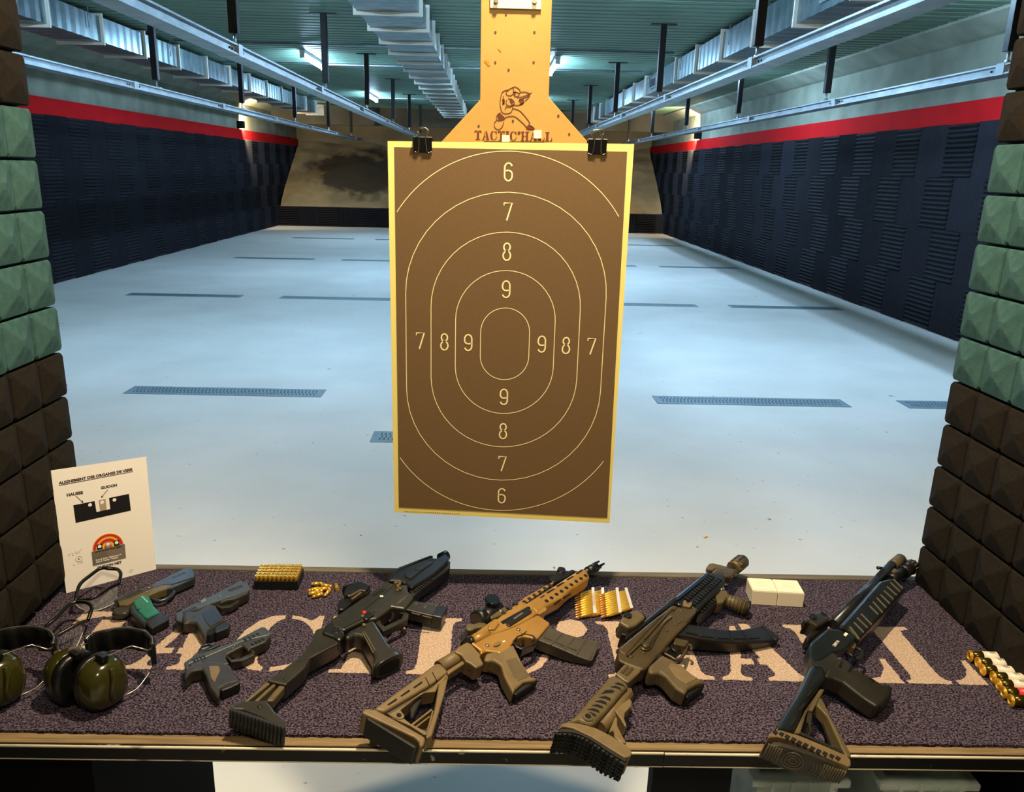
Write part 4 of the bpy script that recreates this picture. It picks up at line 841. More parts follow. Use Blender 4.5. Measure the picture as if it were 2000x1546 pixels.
bt = g.p('butt_plate', [(-0.3389,-0.0188),(-0.3311,-0.0166),(-0.3194,-0.0187),(-0.3044,-0.0345),(-0.2918,-0.0560),(-0.2859,-0.0786),(-0.2825,-0.1010),(-0.2833,-0.1165),(-0.2885,-0.1220),(-0.2956,-0.1240),(-0.3054,-0.1196),(-0.3089,-0.0949),(-0.3124,-0.0636),(-0.3212,-0.0336),(-0.3303,-0.0208)], -.026, .022, M_fde, .005, segs=3)
E0 = [(-0.3396,-0.0203),(-0.3201,-0.0407),(-0.3118,-0.0662),(-0.3095,-0.0953),(-0.3054,-0.1225)]
pts = [Vector((x, y, 0)) for x, y in E0]; sp = smoothpath(pts, 4)
outw = Vector((-1, -.05, 0))
pad = obj('rubber_pad', prism(B(), [(p.x+.004, p.y) for p in sp]+[(p.x-.004, p.y) for p in reversed(sp)], -.025, .0195), M_rubber, bt)
rnd = random.Random(3)
bm = B()
for k in range(21):
    p = sp[min(int(k*len(sp)/21), len(sp)-1)]
    for j in range(6):
        ww = -.021+.0072*j; aa = rnd.uniform(-.3, .3)
        box(bm, p.x-.0085, p.x-.0035, p.y-.0021+aa*.002, p.y+.0021+aa*.002, ww-.0024, ww+.0024)
obj('pad_studs', bm, M_rubber, bt)['kind'] = 'stuff'
op = g.p('optic_base', [(-0.0432,0.0460),(-0.0292,0.0507),(0.0186,0.0492),(0.0387,0.0405),(0.0135,0.0339),(-0.0375,0.0355)], -.030, .004, M_blk, .003)
g.c('optic_tube', [(-0.0227,0.0515)][0]+(-.010,), [(0.0452,0.0514)][0]+(-.010,), .0150, None, M_blk, op, 20)
q = [(-0.0260,0.0515),(-0.0249,0.0516)]; g.c('optic_glass', q[0]+(-.010,), q[1]+(-.010,), .0120, None, mat('dark_glass', (10, 14, 18), .05), op, 20)
g.p('optic_housing', [(-0.0298,0.0619),(-0.0047,0.0653),(0.0177,0.0646),(0.0336,0.0576),(0.0300,0.0390),(0.0228,0.0348),(-0.0110,0.0350),(-0.0296,0.0399),(-0.0314,0.0569)], -.020, .016, M_olive, .004, par=op)
q = [(-0.0018,0.0599)][0]; g.c('adjust_turret', (q[0], q[1], .014), (q[0], q[1], .020), .0085, .0075, M_blk, op)

# ---------------------------------------------------------------- compact carbine with folding stock
g = Gun('submachine_gun', 'black submachine gun with extended folding stock left of the tan carbine', Matrix(((0.53203,-0.83848,0.11784,-0.23566),(0.84672,0.52685,-0.07404,1.37971),(0.00000,0.13917,0.99027,0.90200),(0,0,0,1))))
rc = g.p('receiver', [(-0.0648,0.0215),(-0.0583,0.0239),(0.0296,0.0263),(0.0816,0.0270),(0.1112,0.0266),(0.1129,0.0141),(0.1320,-0.0111),(0.1135,-0.0273),(0.1100,-0.0461),(0.0977,-0.0503),(0.0630,-0.0589),(0.0499,-0.0352),(0.0392,-0.0369),(0.0006,-0.0376),(-0.0205,-0.0244),(-0.0680,-0.0164),(-0.0727,0.0070)], -.018, .016, M_evo, .004)
g.bars('receiver_seam', [(-0.0050,-0.0039),(0.1007,0.0061),(-0.0648,-0.0117),(0.0149,-0.0219)], .0155, .0166, .0018, M_hole, rc)
g.p('ejection_port', [(0.0535,0.0188),(0.0794,0.0178),(0.0886,0.0117),(0.0815,0.0086),(0.0524,0.0115)], .0145, .0166, M_hole, 0, par=rc)
g.bars('white_mark', [(0.0600,0.0035),(0.0650,-0.0010)], .0158, .0167, .005, M_mark, rc)
g.bars('receiver_groove', [(0.0681,-0.0355),(0.0987,-0.0353),(0.0613,-0.0383),(0.0874,-0.0388)], .0155, .0168, .002, M_olive, rc)
hg = g.p('handguard', [(0.1161,0.0287),(0.1683,0.0362),(0.2086,0.0278),(0.2503,0.0192),(0.2586,0.0061),(0.2871,0.0056),(0.2867,-0.0053),(0.2722,-0.0187),(0.2640,-0.0223),(0.1985,-0.0285),(0.1282,-0.0249),(0.1300,-0.0126),(0.1339,-0.0004),(0.1287,0.0139)], -.018, .016, M_blk, .005, segs=3)
g.p('rail_cover', [(0.1575,0.0167),(0.1846,0.0115),(0.1898,-0.0014),(0.1566,-0.0045),(0.1505,-0.0037),(0.1504,0.0092)], .012, .0180, M_blk2, .001, par=hg)
g.p('rail_cover', [(0.1867,0.0131),(0.2265,0.0112),(0.2351,-0.0014),(0.1993,-0.0016),(0.1909,-0.0005)], .012, .0180, M_blk2, .001, par=hg)
g.p('top_rail', [(0.1307,0.0392),(0.1534,0.0474),(0.1804,0.0500),(0.2222,0.0405),(0.2671,0.0299),(0.2710,0.0231),(0.2189,0.0341),(0.1773,0.0418),(0.1273,0.0336)], -.012, .008, M_blk, .002)
lr = g.p('lower_rail', [(0.1262,-0.0203),(0.2100,-0.0212),(0.2693,-0.0179),(0.2645,-0.0288),(0.2561,-0.0338),(0.2174,-0.0344),(0.1452,-0.0365),(0.1202,-0.0393),(0.1195,-0.0309)], -.016, .008, M_blk2, .003)
teeth(g, 'rail_tooth', [(0.1317,-0.0302),(0.2000,-0.0283)], .006, .0105, 9, M_blk2, .008, lr)
q = [(0.2795,0.0094),(0.2990,0.0059)]; g.c('muzzle', q[0]+(.004,), q[1]+(.004,), .011, .012, M_blk)
q2 = [(0.2990,0.0059),(0.2998,0.0059)]; g.c('muzzle_crown', q2[0]+(.004,), q2[1]+(.004,), .006, None, M_steelb)
g.p('muzzle_lug', [(0.2660,-0.0145),(0.2807,-0.0155),(0.2771,-0.0199),(0.2697,-0.0223),(0.2679,-0.0263),(0.2589,-0.0308),(0.2590,-0.0232)], -.012, .008, M_blk, .001)
g.dots('control_pin', [(0.1268,0.0087),(0.1021,-0.0083),(0.1140,0.0076),(-0.0317,-0.0341),(-0.0126,-0.0140)], .0155, .0045, .0035, M_olive, rc)
g.tb('charging_lever', [q+(.019,) for q in [(0.1105,0.0069),(0.1233,0.0080),(0.1205,0.0002),(0.1068,-0.0034),(0.1051,-0.0156)]], .0035, M_olive)
sel = g.p('selector', [(-0.0208,-0.0218),(-0.0080,-0.0133),(0.0050,-0.0127),(0.0079,-0.0207),(0.0049,-0.0303),(-0.0081,-0.0291),(-0.0191,-0.0299)], .014, .0200, M_gsteel, .003)
g.dots('red_dot', [(-0.0023,-0.0090)], .0155, .0048, .004, M_reddot, rc)
mg = g.p('magazine', [(0.0697,-0.0536),(0.1061,-0.0500),(0.1151,-0.0697),(0.1251,-0.0922),(0.1355,-0.1134),(0.0998,-0.1235),(0.0896,-0.1061),(0.0798,-0.0825)], -.014, .009, M_evo, .002)
g.p('magazine_base', [(0.1263,-0.0938),(0.1346,-0.1144),(0.0974,-0.1255),(0.0884,-0.1068),(0.0948,-0.1038)], -.016, .010, M_blk, .002, par=mg)
g.bars('magazine_window', [(0.0688,-0.0718),(0.0748,-0.0879),(0.0758,-0.0923),(0.0827,-0.1111),(0.1020,-0.0603),(0.0935,-0.0615),(0.1080,-0.0785),(0.0968,-0.0817)], .0085, .0100, .003, M_olive, mg)
g.r('trigger_guard', [(0.0033,-0.0303),(0.0567,-0.0238),(0.0637,-0.0412),(0.0673,-0.0664),(0.0523,-0.0764),(0.0169,-0.0702),(-0.0098,-0.0646),(-0.0077,-0.0561)], [(0.0128,-0.0373),(0.0511,-0.0311),(0.0579,-0.0450),(0.0580,-0.0598),(0.0447,-0.0651),(0.0225,-0.0604),(0.0042,-0.0565),(0.0039,-0.0499)], -.010, .006, M_evo, .0015)
g.tb('trigger', [q+(0,) for q in [(0.0558,-0.0324),(0.0455,-0.0443),(0.0324,-0.0497),(0.0253,-0.0485)]], .004, M_blk)
gp = g.p('pistol_grip', [(-0.0790,-0.0270),(-0.0616,-0.0228),(-0.0459,-0.0253),(-0.0234,-0.0288),(-0.0053,-0.0332),(-0.0088,-0.0445),(-0.0271,-0.0777),(-0.0438,-0.1105),(-0.0369,-0.1237),(-0.0435,-0.1358),(-0.0559,-0.1357),(-0.0835,-0.1213),(-0.1072,-0.1213),(-0.0847,-0.1038),(-0.0565,-0.0543),(-0.0621,-0.0396),(-0.0820,-0.0379)], -.018, .015, M_evo, .007, segs=3)
g.bars('grip_line', [(-0.0484,-0.0439),(-0.0805,-0.0986),(-0.0444,-0.0453),(-0.0739,-0.0977)], .0145, .0160, .002, M_olive, gp)
# hollow grip end: lip and dark opening
q = [Vector(v) for v in [(-0.0438,-0.1344),(-0.0978,-0.1201)]]
mid = (q[0]+q[1])/2; dv = (q[1]-q[0]); L_ = dv.length; dv.normalize(); ov = Vector((dv.y, -dv.x))
if ov.y > 0: ov = -ov
def endcap(gun, c, dv, ov, hl, wlo, whi, depth, m, name, par, inset=0):
    bm = B(); n = 20; A = []; D = []
    for i in range(n):
        an = 2*PI*i/n; u = math.copysign(abs(math.cos(an))**.7, math.cos(an))*hl; v = math.copysign(abs(math.sin(an))**.7, math.sin(an))*(whi-wlo)/2+(whi+wlo)/2
        p = c+dv*u
        A.append(bm.verts.new((p.x, p.y, v))); D.append(bm.verts.new((p.x+ov.x*depth, p.y+ov.y*depth, v)))
    bm.faces.new(A); bm.faces.new(D)
    for i in range(n): bm.faces.new((A[i], A[(i+1) % n], D[(i+1) % n], D[i]))
    return obj(name, bm, m, par, bevel=.001)
lip = endcap(g, mid-ov*.006, dv, ov, L_*.56, -.022, .018, .010, M_evo, 'grip_lip', gp)
endcap(g, mid, dv, ov, L_*.42, -.017, .012, .0045, M_hole, 'grip_opening', gp)
st = g.p('stock_arm', [(-0.0951,0.0286),(-0.1206,0.0134),(-0.1660,-0.0032),(-0.2072,-0.0060),(-0.2495,-0.0078),(-0.2358,-0.0379),(-0.1855,-0.0319),(-0.1604,-0.0208),(-0.0993,-0.0298),(-0.0771,-0.0259),(-0.0713,-0.0159),(-0.0737,0.0033),(-0.0817,0.0245)], -.024, .010, M_evo, .003)
g.p('hinge_block', [(-0.1001,0.0093),(-0.0789,0.0211),(-0.0618,0.0204),(-0.0631,-0.0077),(-0.0735,-0.0254),(-0.0949,-0.0303),(-0.0947,-0.0137)], -.014, .0150, M_blk, .005)
g.c('hinge_pin', [(-0.0768,-0.0052)][0]+(-.012,), [(-0.0768,-0.0052)][0]+(.017,), .008, .007, M_blk)
g.dots('screw', [(-0.1802,-0.0129),(-0.2202,-0.0104),(-0.2265,-0.0283)], .0095, .0028, .0015, M_gsteel, st)
for s_ in ([(-0.2493,-0.0052),(-0.2441,-0.0132),(-0.2930,-0.0171),(-0.3088,-0.0181),(-0.3059,-0.0138),(-0.2927,-0.0123)], [(-0.2427,-0.0162),(-0.2402,-0.0225),(-0.2880,-0.0294),(-0.2930,-0.0237)], [(-0.2397,-0.0266),(-0.2339,-0.0366),(-0.2722,-0.0475),(-0.2801,-0.0384)]):
    g.p('stock_rod', s_, -.014, .006, M_olive, .003)
g.p('stock_tray', [(-0.2411,0.0031),(-0.2247,-0.0278),(-0.2672,-0.0429),(-0.3016,-0.0094)], -.020, -.004, M_blk, .002)
bt = g.p('butt', [(-0.3332,-0.0121),(-0.3206,-0.0104),(-0.3069,-0.0147),(-0.2998,-0.0244),(-0.2826,-0.0408),(-0.2865,-0.0593),(-0.2907,-0.0691),(-0.2919,-0.0885),(-0.2935,-0.0976),(-0.3050,-0.1082),(-0.3061,-0.1002),(-0.3135,-0.0571),(-0.3204,-0.0300)], -.026, .011, M_evo, .003)
g.dots('screw', [(-0.2984,-0.0449)], .0105, .0045, .002, M_gsteel, bt)
a, b2 = [Vector(v) for v in [(-0.3336,-0.0132),(-0.3056,-0.1084)]]; d = (b2-a); nn = Vector((d.y, -d.x)).normalized()
if nn.x > 0: nn = -nn
for k in range(15):
    p = a+d*((k+.5)/15)
    cc = (p.x-nn.x*.002, p.y-nn.y*.002); obj('butt_rib', cyl(B(), cc+(-.026,), cc+(.0105,), .0036, None, 10), M_blk2, bt)
rs = g.p('optic_base', [(-0.0011,0.0597),(0.0137,0.0677),(0.0296,0.0543),(0.0800,0.0539),(0.0859,0.0477),(0.0671,0.0391),(0.0140,0.0404),(-0.0095,0.0373),(-0.0151,0.0449)], -.016, .004, M_blk, .003)
g.p('optic_body', [(0.0232,0.0658),(0.0428,0.0799),(0.0750,0.0803),(0.0829,0.0721),(0.0864,0.0488),(0.0656,0.0422),(0.0429,0.0520),(0.0255,0.0531)], -.018, .010, M_blk, .004, par=rs)
q = [(0.0461,0.0792),(0.0819,0.0704)]; g.c('optic_tube', q[0]+(-.004,), q[1]+(-.004,), .0140, .0140, M_blk, rs)
q = [(0.0444,0.0796),(0.0461,0.0792)]; g.c('optic_glass', q[0]+(-.004,), q[1]+(-.004,), .0120, None, M_hole, rs)
g.bars('optic_bracket', [(0.0253,0.0512),(0.0567,0.0494),(0.0549,0.0478),(0.0589,0.0402),(0.0185,0.0415),(0.0495,0.0431)], .006, .0125, .004, M_olive, rs)

# ---------------------------------------------------------------- shotgun
g = Gun('pump_shotgun', 'black pump shotgun with ribbed fore-end and bullseye butt pad at the right', Matrix(((0.67376,-0.71700,0.17877,0.63456),(0.73895,0.65375,-0.16300,1.27885),(0.00000,0.24192,0.97030,0.90800),(0,0,0,1))))
M_sg = mat('dark_teal_black', (20, 23, 24), .3, c2=(26, 29, 29), scale=20)
rc = g.p('receiver', [(-0.0319,0.0203),(-0.0185,0.0222),(0.0502,0.0184),(0.0712,-0.0006),(0.0730,-0.0108),(0.0841,-0.0255),(0.0756,-0.0313),(0.0175,-0.0296),(-0.0116,-0.0182),(-0.0517,-0.0129),(-0.0707,-0.0025),(-0.0615,0.0081)], -.018, .016, M_sg, .005, segs=3)
g.p('receiver_rear', [(-0.0752,0.0031),(-0.0502,0.0119),(-0.0331,0.0044),(-0.0056,-0.0193),(-0.0199,-0.0359),(-0.0682,-0.0319),(-0.0934,-0.0307),(-0.0768,-0.0131),(-0.0893,-0.0042)], -.016, .015, M_evo, .004)
g.bars('white_mark', [(0.0583,-0.0131),(0.0702,-0.0131)], .0155, .0168, .005, M_mark, rc)
_a = [(0.0076,-0.0113),(0.0506,-0.0116)]
text_mesh('DERYA', .0078, M_mark, rc, 'maker_name', Matrix.Translation((_a[0][0], _a[0][1]-.002, .0164)) @ Matrix.Rotation(math.atan2(_a[1][1]-_a[0][1], _a[1][0]-_a[0][0]), 4, 'Z'), 'LEFT')
fe = g.p('forend', [(0.0740,0.0012),(0.0835,0.0055),(0.1309,0.0052),(0.3162,0.0059),(0.3494,-0.0056),(0.3612,-0.0146),(0.3492,-0.0309),(0.3505,-0.0429),(0.3266,-0.0438),(0.1099,-0.0387),(0.0712,-0.0378),(0.0845,-0.0131),(0.0807,-0.0057)], -.026, .018, M_sg, .009, segs=3)
F0 = [(0.0917,-0.0103),(0.0712,-0.0361),(0.1128,-0.0114),(0.0998,-0.0348),(0.1339,-0.0098),(0.1225,-0.0349),(0.1552,-0.0105),(0.1410,-0.0366),(0.1997,-0.0125),(0.1871,-0.0345),(0.2215,-0.0127),(0.2036,-0.0380),(0.2437,-0.0130),(0.2279,-0.0377),(0.2637,-0.0141),(0.2501,-0.0381),(0.2867,-0.0144),(0.2740,-0.0382),(0.3086,-0.0136),(0.2963,-0.0382),(0.3326,-0.0138),(0.3176,-0.0386),(0.3525,-0.0140),(0.3356,-0.0394)]
g.bars('forend_rib', F0, .0165, .0202, .0022, mat('rib_edge', (104, 98, 74), .3), fe)
for s_ in ([(0.2136,-0.0010),(0.2329,-0.0005),(0.2404,-0.0041),(0.2205,-0.0047)], [(0.2527,-0.0016),(0.2735,-0.0016),(0.2790,-0.0053),(0.2595,-0.0055)], [(0.2932,-0.0022),(0.3102,-0.0021),(0.3172,-0.0058),(0.2996,-0.0063)]):
    g.p('forend_slot', s_, .0170, .0188, M_hole, 0, par=fe)
q = [(0.0978,0.0169),(0.4507,0.0104)]; g.c('barrel', q[0]+(.0,), q[1]+(.0,), .0105, None, M_gsteel)
g.p('heat_shield', [(0.1280,0.0203),(0.1566,0.0188),(0.3766,0.0174),(0.4021,0.0174),(0.4119,0.0082),(0.3905,0.0056),(0.1642,0.0124),(0.1266,0.0138)], -.008, .010, M_sg, .003)
teeth(g, 'shield_slot', [(0.1731,0.0174),(0.2375,0.0155)], .009, .0107, 6, M_hole, .010, None)
teeth(g, 'shield_slot', [(0.3502,0.0147),(0.3934,0.0148)], .009, .0107, 5, M_hole, .009, None)
g.c('front_sight', [(0.3958,0.0286)][0]+(.002,), [(0.4055,0.0210)][0]+(.002,), .0038, .003, M_blk)
q = [(0.4457,0.0105),(0.4934,0.0051)]; mb = g.c('muzzle_brake', q[0]+(0,), q[1]+(0,), .0110, .0135, M_olive)
q3 = [(0.4934,0.0051),(0.4952,0.0049)]; g.c('muzzle_face', q3[0]+(0,), q3[1]+(0,), .0095, None, M_hole, mb)
for an in range(0, 360, 90):
    o_ = (math.cos(math.radians(an+20))*.0062, math.sin(math.radians(an+20))*.0062); g.c('brake_stud', (q3[0][0], q3[0][1]+o_[0], o_[1]), (q3[1][0]+.001, q3[1][1]+o_[0], o_[1]), .0024, None, M_steelb, mb, 8)
q = [(0.3883,-0.0050),(0.4486,-0.0142),(0.5045,-0.0209)]; tl = g.c('magazine_tube', q[0]+(-.006,), q[1]+(-.006,), .0125, .0130, M_blk)
cp = g.c('tube_cap', q[1]+(-.006,), q[2]+(-.006,), .0150, .0155, M_blk, tl, 22)
for an in range(0, 360, 30):
    o_ = (math.cos(math.radians(an))*.0152, math.sin(math.radians(an))*.0152)
    g.c('cap_knurl', (q[1][0]*.35+q[2][0]*.65, q[1][1]*.35+q[2][1]*.65+o_[0], -.006+o_[1]), (q[2][0], q[2][1]+o_[0], -.006+o_[1]), .0018, None, M_olive, cp, 6)
g.p('barrel_clamp', [(0.4146,0.0050),(0.4296,0.0014),(0.4270,-0.0059),(0.4079,-0.0085),(0.4055,-0.0011)], -.012, .006, M_olive, .002)
g.tb('trigger_guard', [q+(.002,) for q in [(0.0533,-0.0301),(0.0649,-0.0359),(0.0678,-0.0448),(0.0632,-0.0506),(0.0498,-0.0525),(0.0327,-0.0515)]], .0030, M_gsteel)
g.tb('trigger', [q+(.002,) for q in [(0.0338,-0.0301),(0.0355,-0.0380),(0.0331,-0.0430)]], .003, M_blk)
g.p('shell_lifter', [(0.0482,-0.0295),(0.0796,-0.0283),(0.0806,-0.0336),(0.0581,-0.0387)], -.010, .006, M_olive, .002)
gp = g.p('pistol_grip', [(-0.0848,-0.0297),(-0.0594,-0.0248),(-0.0246,-0.0232),(-0.0046,-0.0293),(-0.0065,-0.0519),(-0.0141,-0.0596),(-0.0108,-0.0749),(-0.0084,-0.0920),(-0.0091,-0.1066),(0.0029,-0.1204),(-0.0288,-0.1271),(-0.0576,-0.1254),(-0.0753,-0.1219),(-0.0759,-0.1143),(-0.0763,-0.0973),(-0.0728,-0.0756),(-0.0695,-0.0582),(-0.0752,-0.0441)], -.018, .015, M_evo, .009, segs=3)
g.bars('grip_step', [(-0.0211,-0.0369),(-0.0387,-0.0401),(-0.0146,-0.0546),(-0.0353,-0.0554),(-0.0169,-0.0865),(-0.0188,-0.0952)], .0145, .0165, .004, M_blk, gp)
g.p('grip_cap', [(-0.0353,-0.1116),(-0.0096,-0.1128),(0.0091,-0.1213),(-0.0260,-0.1306),(-0.0637,-0.1270),(-0.0724,-0.1206),(-0.0575,-0.1173)], -.020, .013, M_blk2, .005, par=gp)
sb = g.p('stock_body', [(-0.2854,-0.0244),(-0.1555,-0.0133),(-0.0926,-0.0037),(-0.0688,-0.0025),(-0.0638,-0.0190),(-0.0740,-0.0297),(-0.0900,-0.0359),(-0.1325,-0.0347),(-0.1881,-0.0366),(-0.2643,-0.0487),(-0.2710,-0.0394)], -.022, .017, M_sg, .010, segs=3)
for s_ in ([(-0.1668,-0.0295),(-0.1454,-0.0284),(-0.1444,-0.0306),(-0.1669,-0.0318)], [(-0.2103,-0.0334),(-0.1881,-0.0326),(-0.1871,-0.0347),(-0.2109,-0.0359)], [(-0.2545,-0.0372),(-0.2312,-0.0361),(-0.2307,-0.0387),(-0.2552,-0.0399)]):
    g.p('stock_slot', s_, .0150, .0176, M_hole, 0, par=sb)
g.bars('stock_seam', [(-0.0816,-0.0083),(-0.0722,-0.0188),(-0.1242,-0.0181),(-0.1195,-0.0277)], .0165, .0177, .0018, M_hole, sb)
g.p('stock_strip', [(-0.2581,-0.0479),(-0.2306,-0.0447),(-0.1889,-0.0397),(-0.1554,-0.0387),(-0.1185,-0.0367),(-0.1116,-0.0430),(-0.1399,-0.0452),(-0.1819,-0.0494),(-0.1881,-0.0425),(-0.2416,-0.0539),(-0.2484,-0.0552)], -.012, .010, M_olive, .002)
g.p('stock_brace', [(-0.1829,-0.0419),(-0.1726,-0.0472),(-0.1958,-0.0551),(-0.2126,-0.0603),(-0.2226,-0.0660),(-0.2340,-0.0660),(-0.2348,-0.0633),(-0.2241,-0.0627),(-0.2090,-0.0542),(-0.2116,-0.0522)], -.008, .006, M_evo, .002)
g.p('stock_strut', [(-0.1413,-0.0442),(-0.1371,-0.0473),(-0.1564,-0.0659),(-0.1665,-0.0745),(-0.2168,-0.1275),(-0.2242,-0.1302),(-0.2282,-0.1230),(-0.2229,-0.1167),(-0.1719,-0.0704),(-0.1648,-0.0551),(-0.1622,-0.0478)], -.012, .010, M_olive, .003)
g.p('stock_strut', [(-0.1517,-0.0538),(-0.1447,-0.0567),(-0.2044,-0.1163),(-0.2099,-0.1079),(-0.2084,-0.0984)], -.014, -.006, M_evo, .002)
g.bars('lower_rail', [(-0.2450,-0.0546),(-0.2211,-0.1212)], -.010, .008, .006, M_evo)
bt = g.p('butt_plate', [(-0.3154,-0.0260),(-0.3056,-0.0241),(-0.2929,-0.0251),(-0.2819,-0.0324),(-0.2744,-0.0443),(-0.2654,-0.0585),(-0.2503,-0.0939),(-0.2387,-0.1242),(-0.2429,-0.1322),(-0.2536,-0.1360),(-0.2585,-0.1342),(-0.2701,-0.1073),(-0.2792,-0.0761),(-0.2886,-0.0504),(-0.2984,-0.0368),(-0.3097,-0.0283)], -.026, .020, M_fde, .005, segs=3)
for q in [(-0.2954,-0.0291),(-0.2897,-0.0372),(-0.2871,-0.0458),(-0.2835,-0.0548),(-0.2814,-0.0636),(-0.2774,-0.0722),(-0.2743,-0.0820),(-0.2711,-0.0909),(-0.2670,-0.0997),(-0.2626,-0.1086),(-0.2582,-0.1169)]:
    g.p('butt_vent', [(q[0]-.005, q[1]-.003), (q[0]+.005, q[1]-.003), (q[0]+.004, q[1]+.0035), (q[0]-.004, q[1]+.0035)], .0190, .0206, M_hole, 0, par=bt)
a, b2 = [Vector(v) for v in [(-0.3129,-0.0269),(-0.2571,-0.1352)]]; d = b2-a; L_ = d.length; d.normalize(); nn = Vector((d.y, -d.x))
if nn.x > 0: nn = -nn
mid = (a+b2)/2
M_pad2 = mat('pad_rubber_brown', (40, 36, 27), .5); M_pad3 = mat('pad_rib_brown', (84, 76, 56), .4)
endcap(g, mid-nn*.004, d, nn, L_*.5, -.026, .018, .008, M_pad2, 'rubber_pad', bt)
for k in list(range(6))+list(range(22, 31)):
    p = a+d*(L_*(k+.8)/31.5)+nn*.004
    hh = .016
    obj('pad_rib', cyl(B(), (p.x, p.y, -.004-hh), (p.x, p.y, -.004+hh), .0015, None, 6), M_pad3, bt)
for rr in (.006, .011, .016):
    pt = []
    for i in range(25):
        an = 2*PI*i/24; c = a+d*(L_*.36+rr*math.cos(an))+nn*.0042; pt.append((c.x, c.y, -.004+rr*math.sin(an)))
    obj('pad_circle', tube(B(), pt[:-1], .0014, 6, closed=True), M_pad3, bt)
for k in range(6):
    pt = []
    for i in range(9):
        an = -.9+1.8*i/8; c = a+d*(L_*.40+.014+.0052*k+.012*math.cos(an))+nn*.0042; pt.append((c.x, c.y, -.004+.016*math.sin(an)))
    obj('pad_arc', tube(B(), pt, .0010, 6), M_pad3, bt)
op = g.p('optic_base', [(-0.0002,0.0337),(0.0172,0.0379),(0.0464,0.0320),(0.1018,0.0284),(0.0954,0.0229),(0.0719,0.0243),(0.0035,0.0265)], -.024, .006, M_blk, .003)
g.p('optic_housing', [(0.0281,0.0552),(0.0644,0.0537),(0.0877,0.0479),(0.0798,0.0373),(0.0939,0.0278),(0.0772,0.0244),(0.0351,0.0315),(0.0368,0.0469)], -.018, .016, M_evo, .004, par=op)
q = [(0.0451,0.0455),(0.0996,0.0402)]; g.c('optic_tube', q[0]+(-.004,), q[1]+(-.004,), .0160, .0150, M_blk, op, 20)
q = [(0.0439,0.0456),(0.0451,0.0455)]; g.c('optic_glass', q[0]+(-.004,), q[1]+(-.004,), .0125, None, mat('dark_glass', (10, 14, 18), .05), op, 20)
q = [(0.0550,0.0491)][0]; g.c('adjust_turret', (q[0], q[1], .014), (q[0], q[1], .020), .0075, .0065, M_blk, op)
g.p('optic_lever', [(-0.0045,0.0363),(0.0085,0.0366),(0.0123,0.0294),(-0.0008,0.0269),(-0.0143,0.0272)], -.014, .008, M_blk, .003, par=op)

# ================================================================ pistols
M_slide = mat('slide_steel', (58, 62, 64), .3, metal=.55, c2=(70, 74, 74), scale=30)
M_slide2 = mat('slide_grey', (72, 76, 76), .34, metal=.5, c2=(84, 88, 86), scale=30)
# ---- pistol with teal grip
g = Gun('pistol', 'slim black pistol with glossy teal grip panel near the paper sign', Matrix(((0.53734,-0.84131,0.05883,-0.72687),(0.84337,0.53603,-0.03748,1.48030),(0.00000,0.06976,0.99756,0.87700),(0,0,0,1))), 'pistols on the mat')
sd = g.p('slide', [(-0.0339,0.0079),(-0.0239,0.0103),(0.0529,0.0011),(0.1335,0.0055),(0.1387,-0.0046),(0.1376,-0.0210),(0.1233,-0.0426),(0.1109,-0.0404),(0.0733,-0.0307),(0.0609,-0.0177),(0.0338,-0.0123),(-0.0067,-0.0107),(-0.0328,-0.0031)], -.010, .010, M_slide, .0025)
teeth(g, 'slide_serration', [(-0.0133,-0.0005),(0.0234,-0.0005)], .0095, .0106, 7, M_blk, .012, sd)
teeth(g, 'slide_serration', [(0.0908,-0.0089),(0.1231,-0.0130)], .0095, .0106, 8, M_blk, .006, sd)
g.p('frame', [(-0.0322,-0.0003),(-0.0047,-0.0077),(0.0359,-0.0093),(0.0706,-0.0145),(0.0808,-0.0206),(0.0749,-0.0301),(0.0551,-0.0355),(0.0415,-0.0312),(0.0210,-0.0301),(-0.0108,-0.0264),(-0.0290,-0.0269),(-0.0387,-0.0151)], -.009, .0092, M_olive, .002)
g.p('dust_cover', [(0.0676,-0.0251),(0.0854,-0.0341),(0.1248,-0.0405),(0.1177,-0.0447),(0.0656,-0.0409),(0.0555,-0.0348)], -.0085, .0085, M_slide, .002)
g.p('beavertail', [(-0.0603,-0.0205),(-0.0484,-0.0129),(-0.0372,-0.0125),(-0.0233,-0.0181),(-0.0204,-0.0302),(-0.0326,-0.0433),(-0.0464,-0.0458),(-0.0605,-0.0312)], -.008, .006, M_pist, .005)
gp = g.p('grip_frame', [(-0.0304,-0.0357),(-0.0162,-0.0247),(0.0176,-0.0221),(0.0105,-0.0515),(0.0021,-0.0697),(-0.0045,-0.1009),(-0.0051,-0.1111),(-0.0438,-0.1120),(-0.0552,-0.1190),(-0.0479,-0.0803),(-0.0431,-0.0591)], -.013, .0105, M_blk, .004)
g.p('grip_panel', [(-0.0163,-0.0266),(0.0117,-0.0240),(0.0139,-0.0372),(-0.0019,-0.0754),(-0.0075,-0.1020),(-0.0354,-0.1004),(-0.0365,-0.0925),(-0.0294,-0.0586)], .006, .0130, M_teal, .003, par=gp)
g.p('grip_edge', [(-0.0207,-0.0306),(-0.0244,-0.0431),(-0.0287,-0.0574),(-0.0344,-0.0925),(-0.0410,-0.1049),(-0.0473,-0.1077),(-0.0398,-0.0686),(-0.0312,-0.0459)], -.010, .0112, mat('teal_dark', (14, 56, 62), .35), .002, par=gp)
g.bars('grip_mark', [(0.0043,-0.0264),(-0.0014,-0.0540)], .0125, .0135, .003, mat('teal_pale', (110, 180, 160), .5), gp)
g.bars('grip_notch', [(-0.0301,-0.0612),(-0.0246,-0.0623)], .0125, .0135, .002, M_hole, gp)
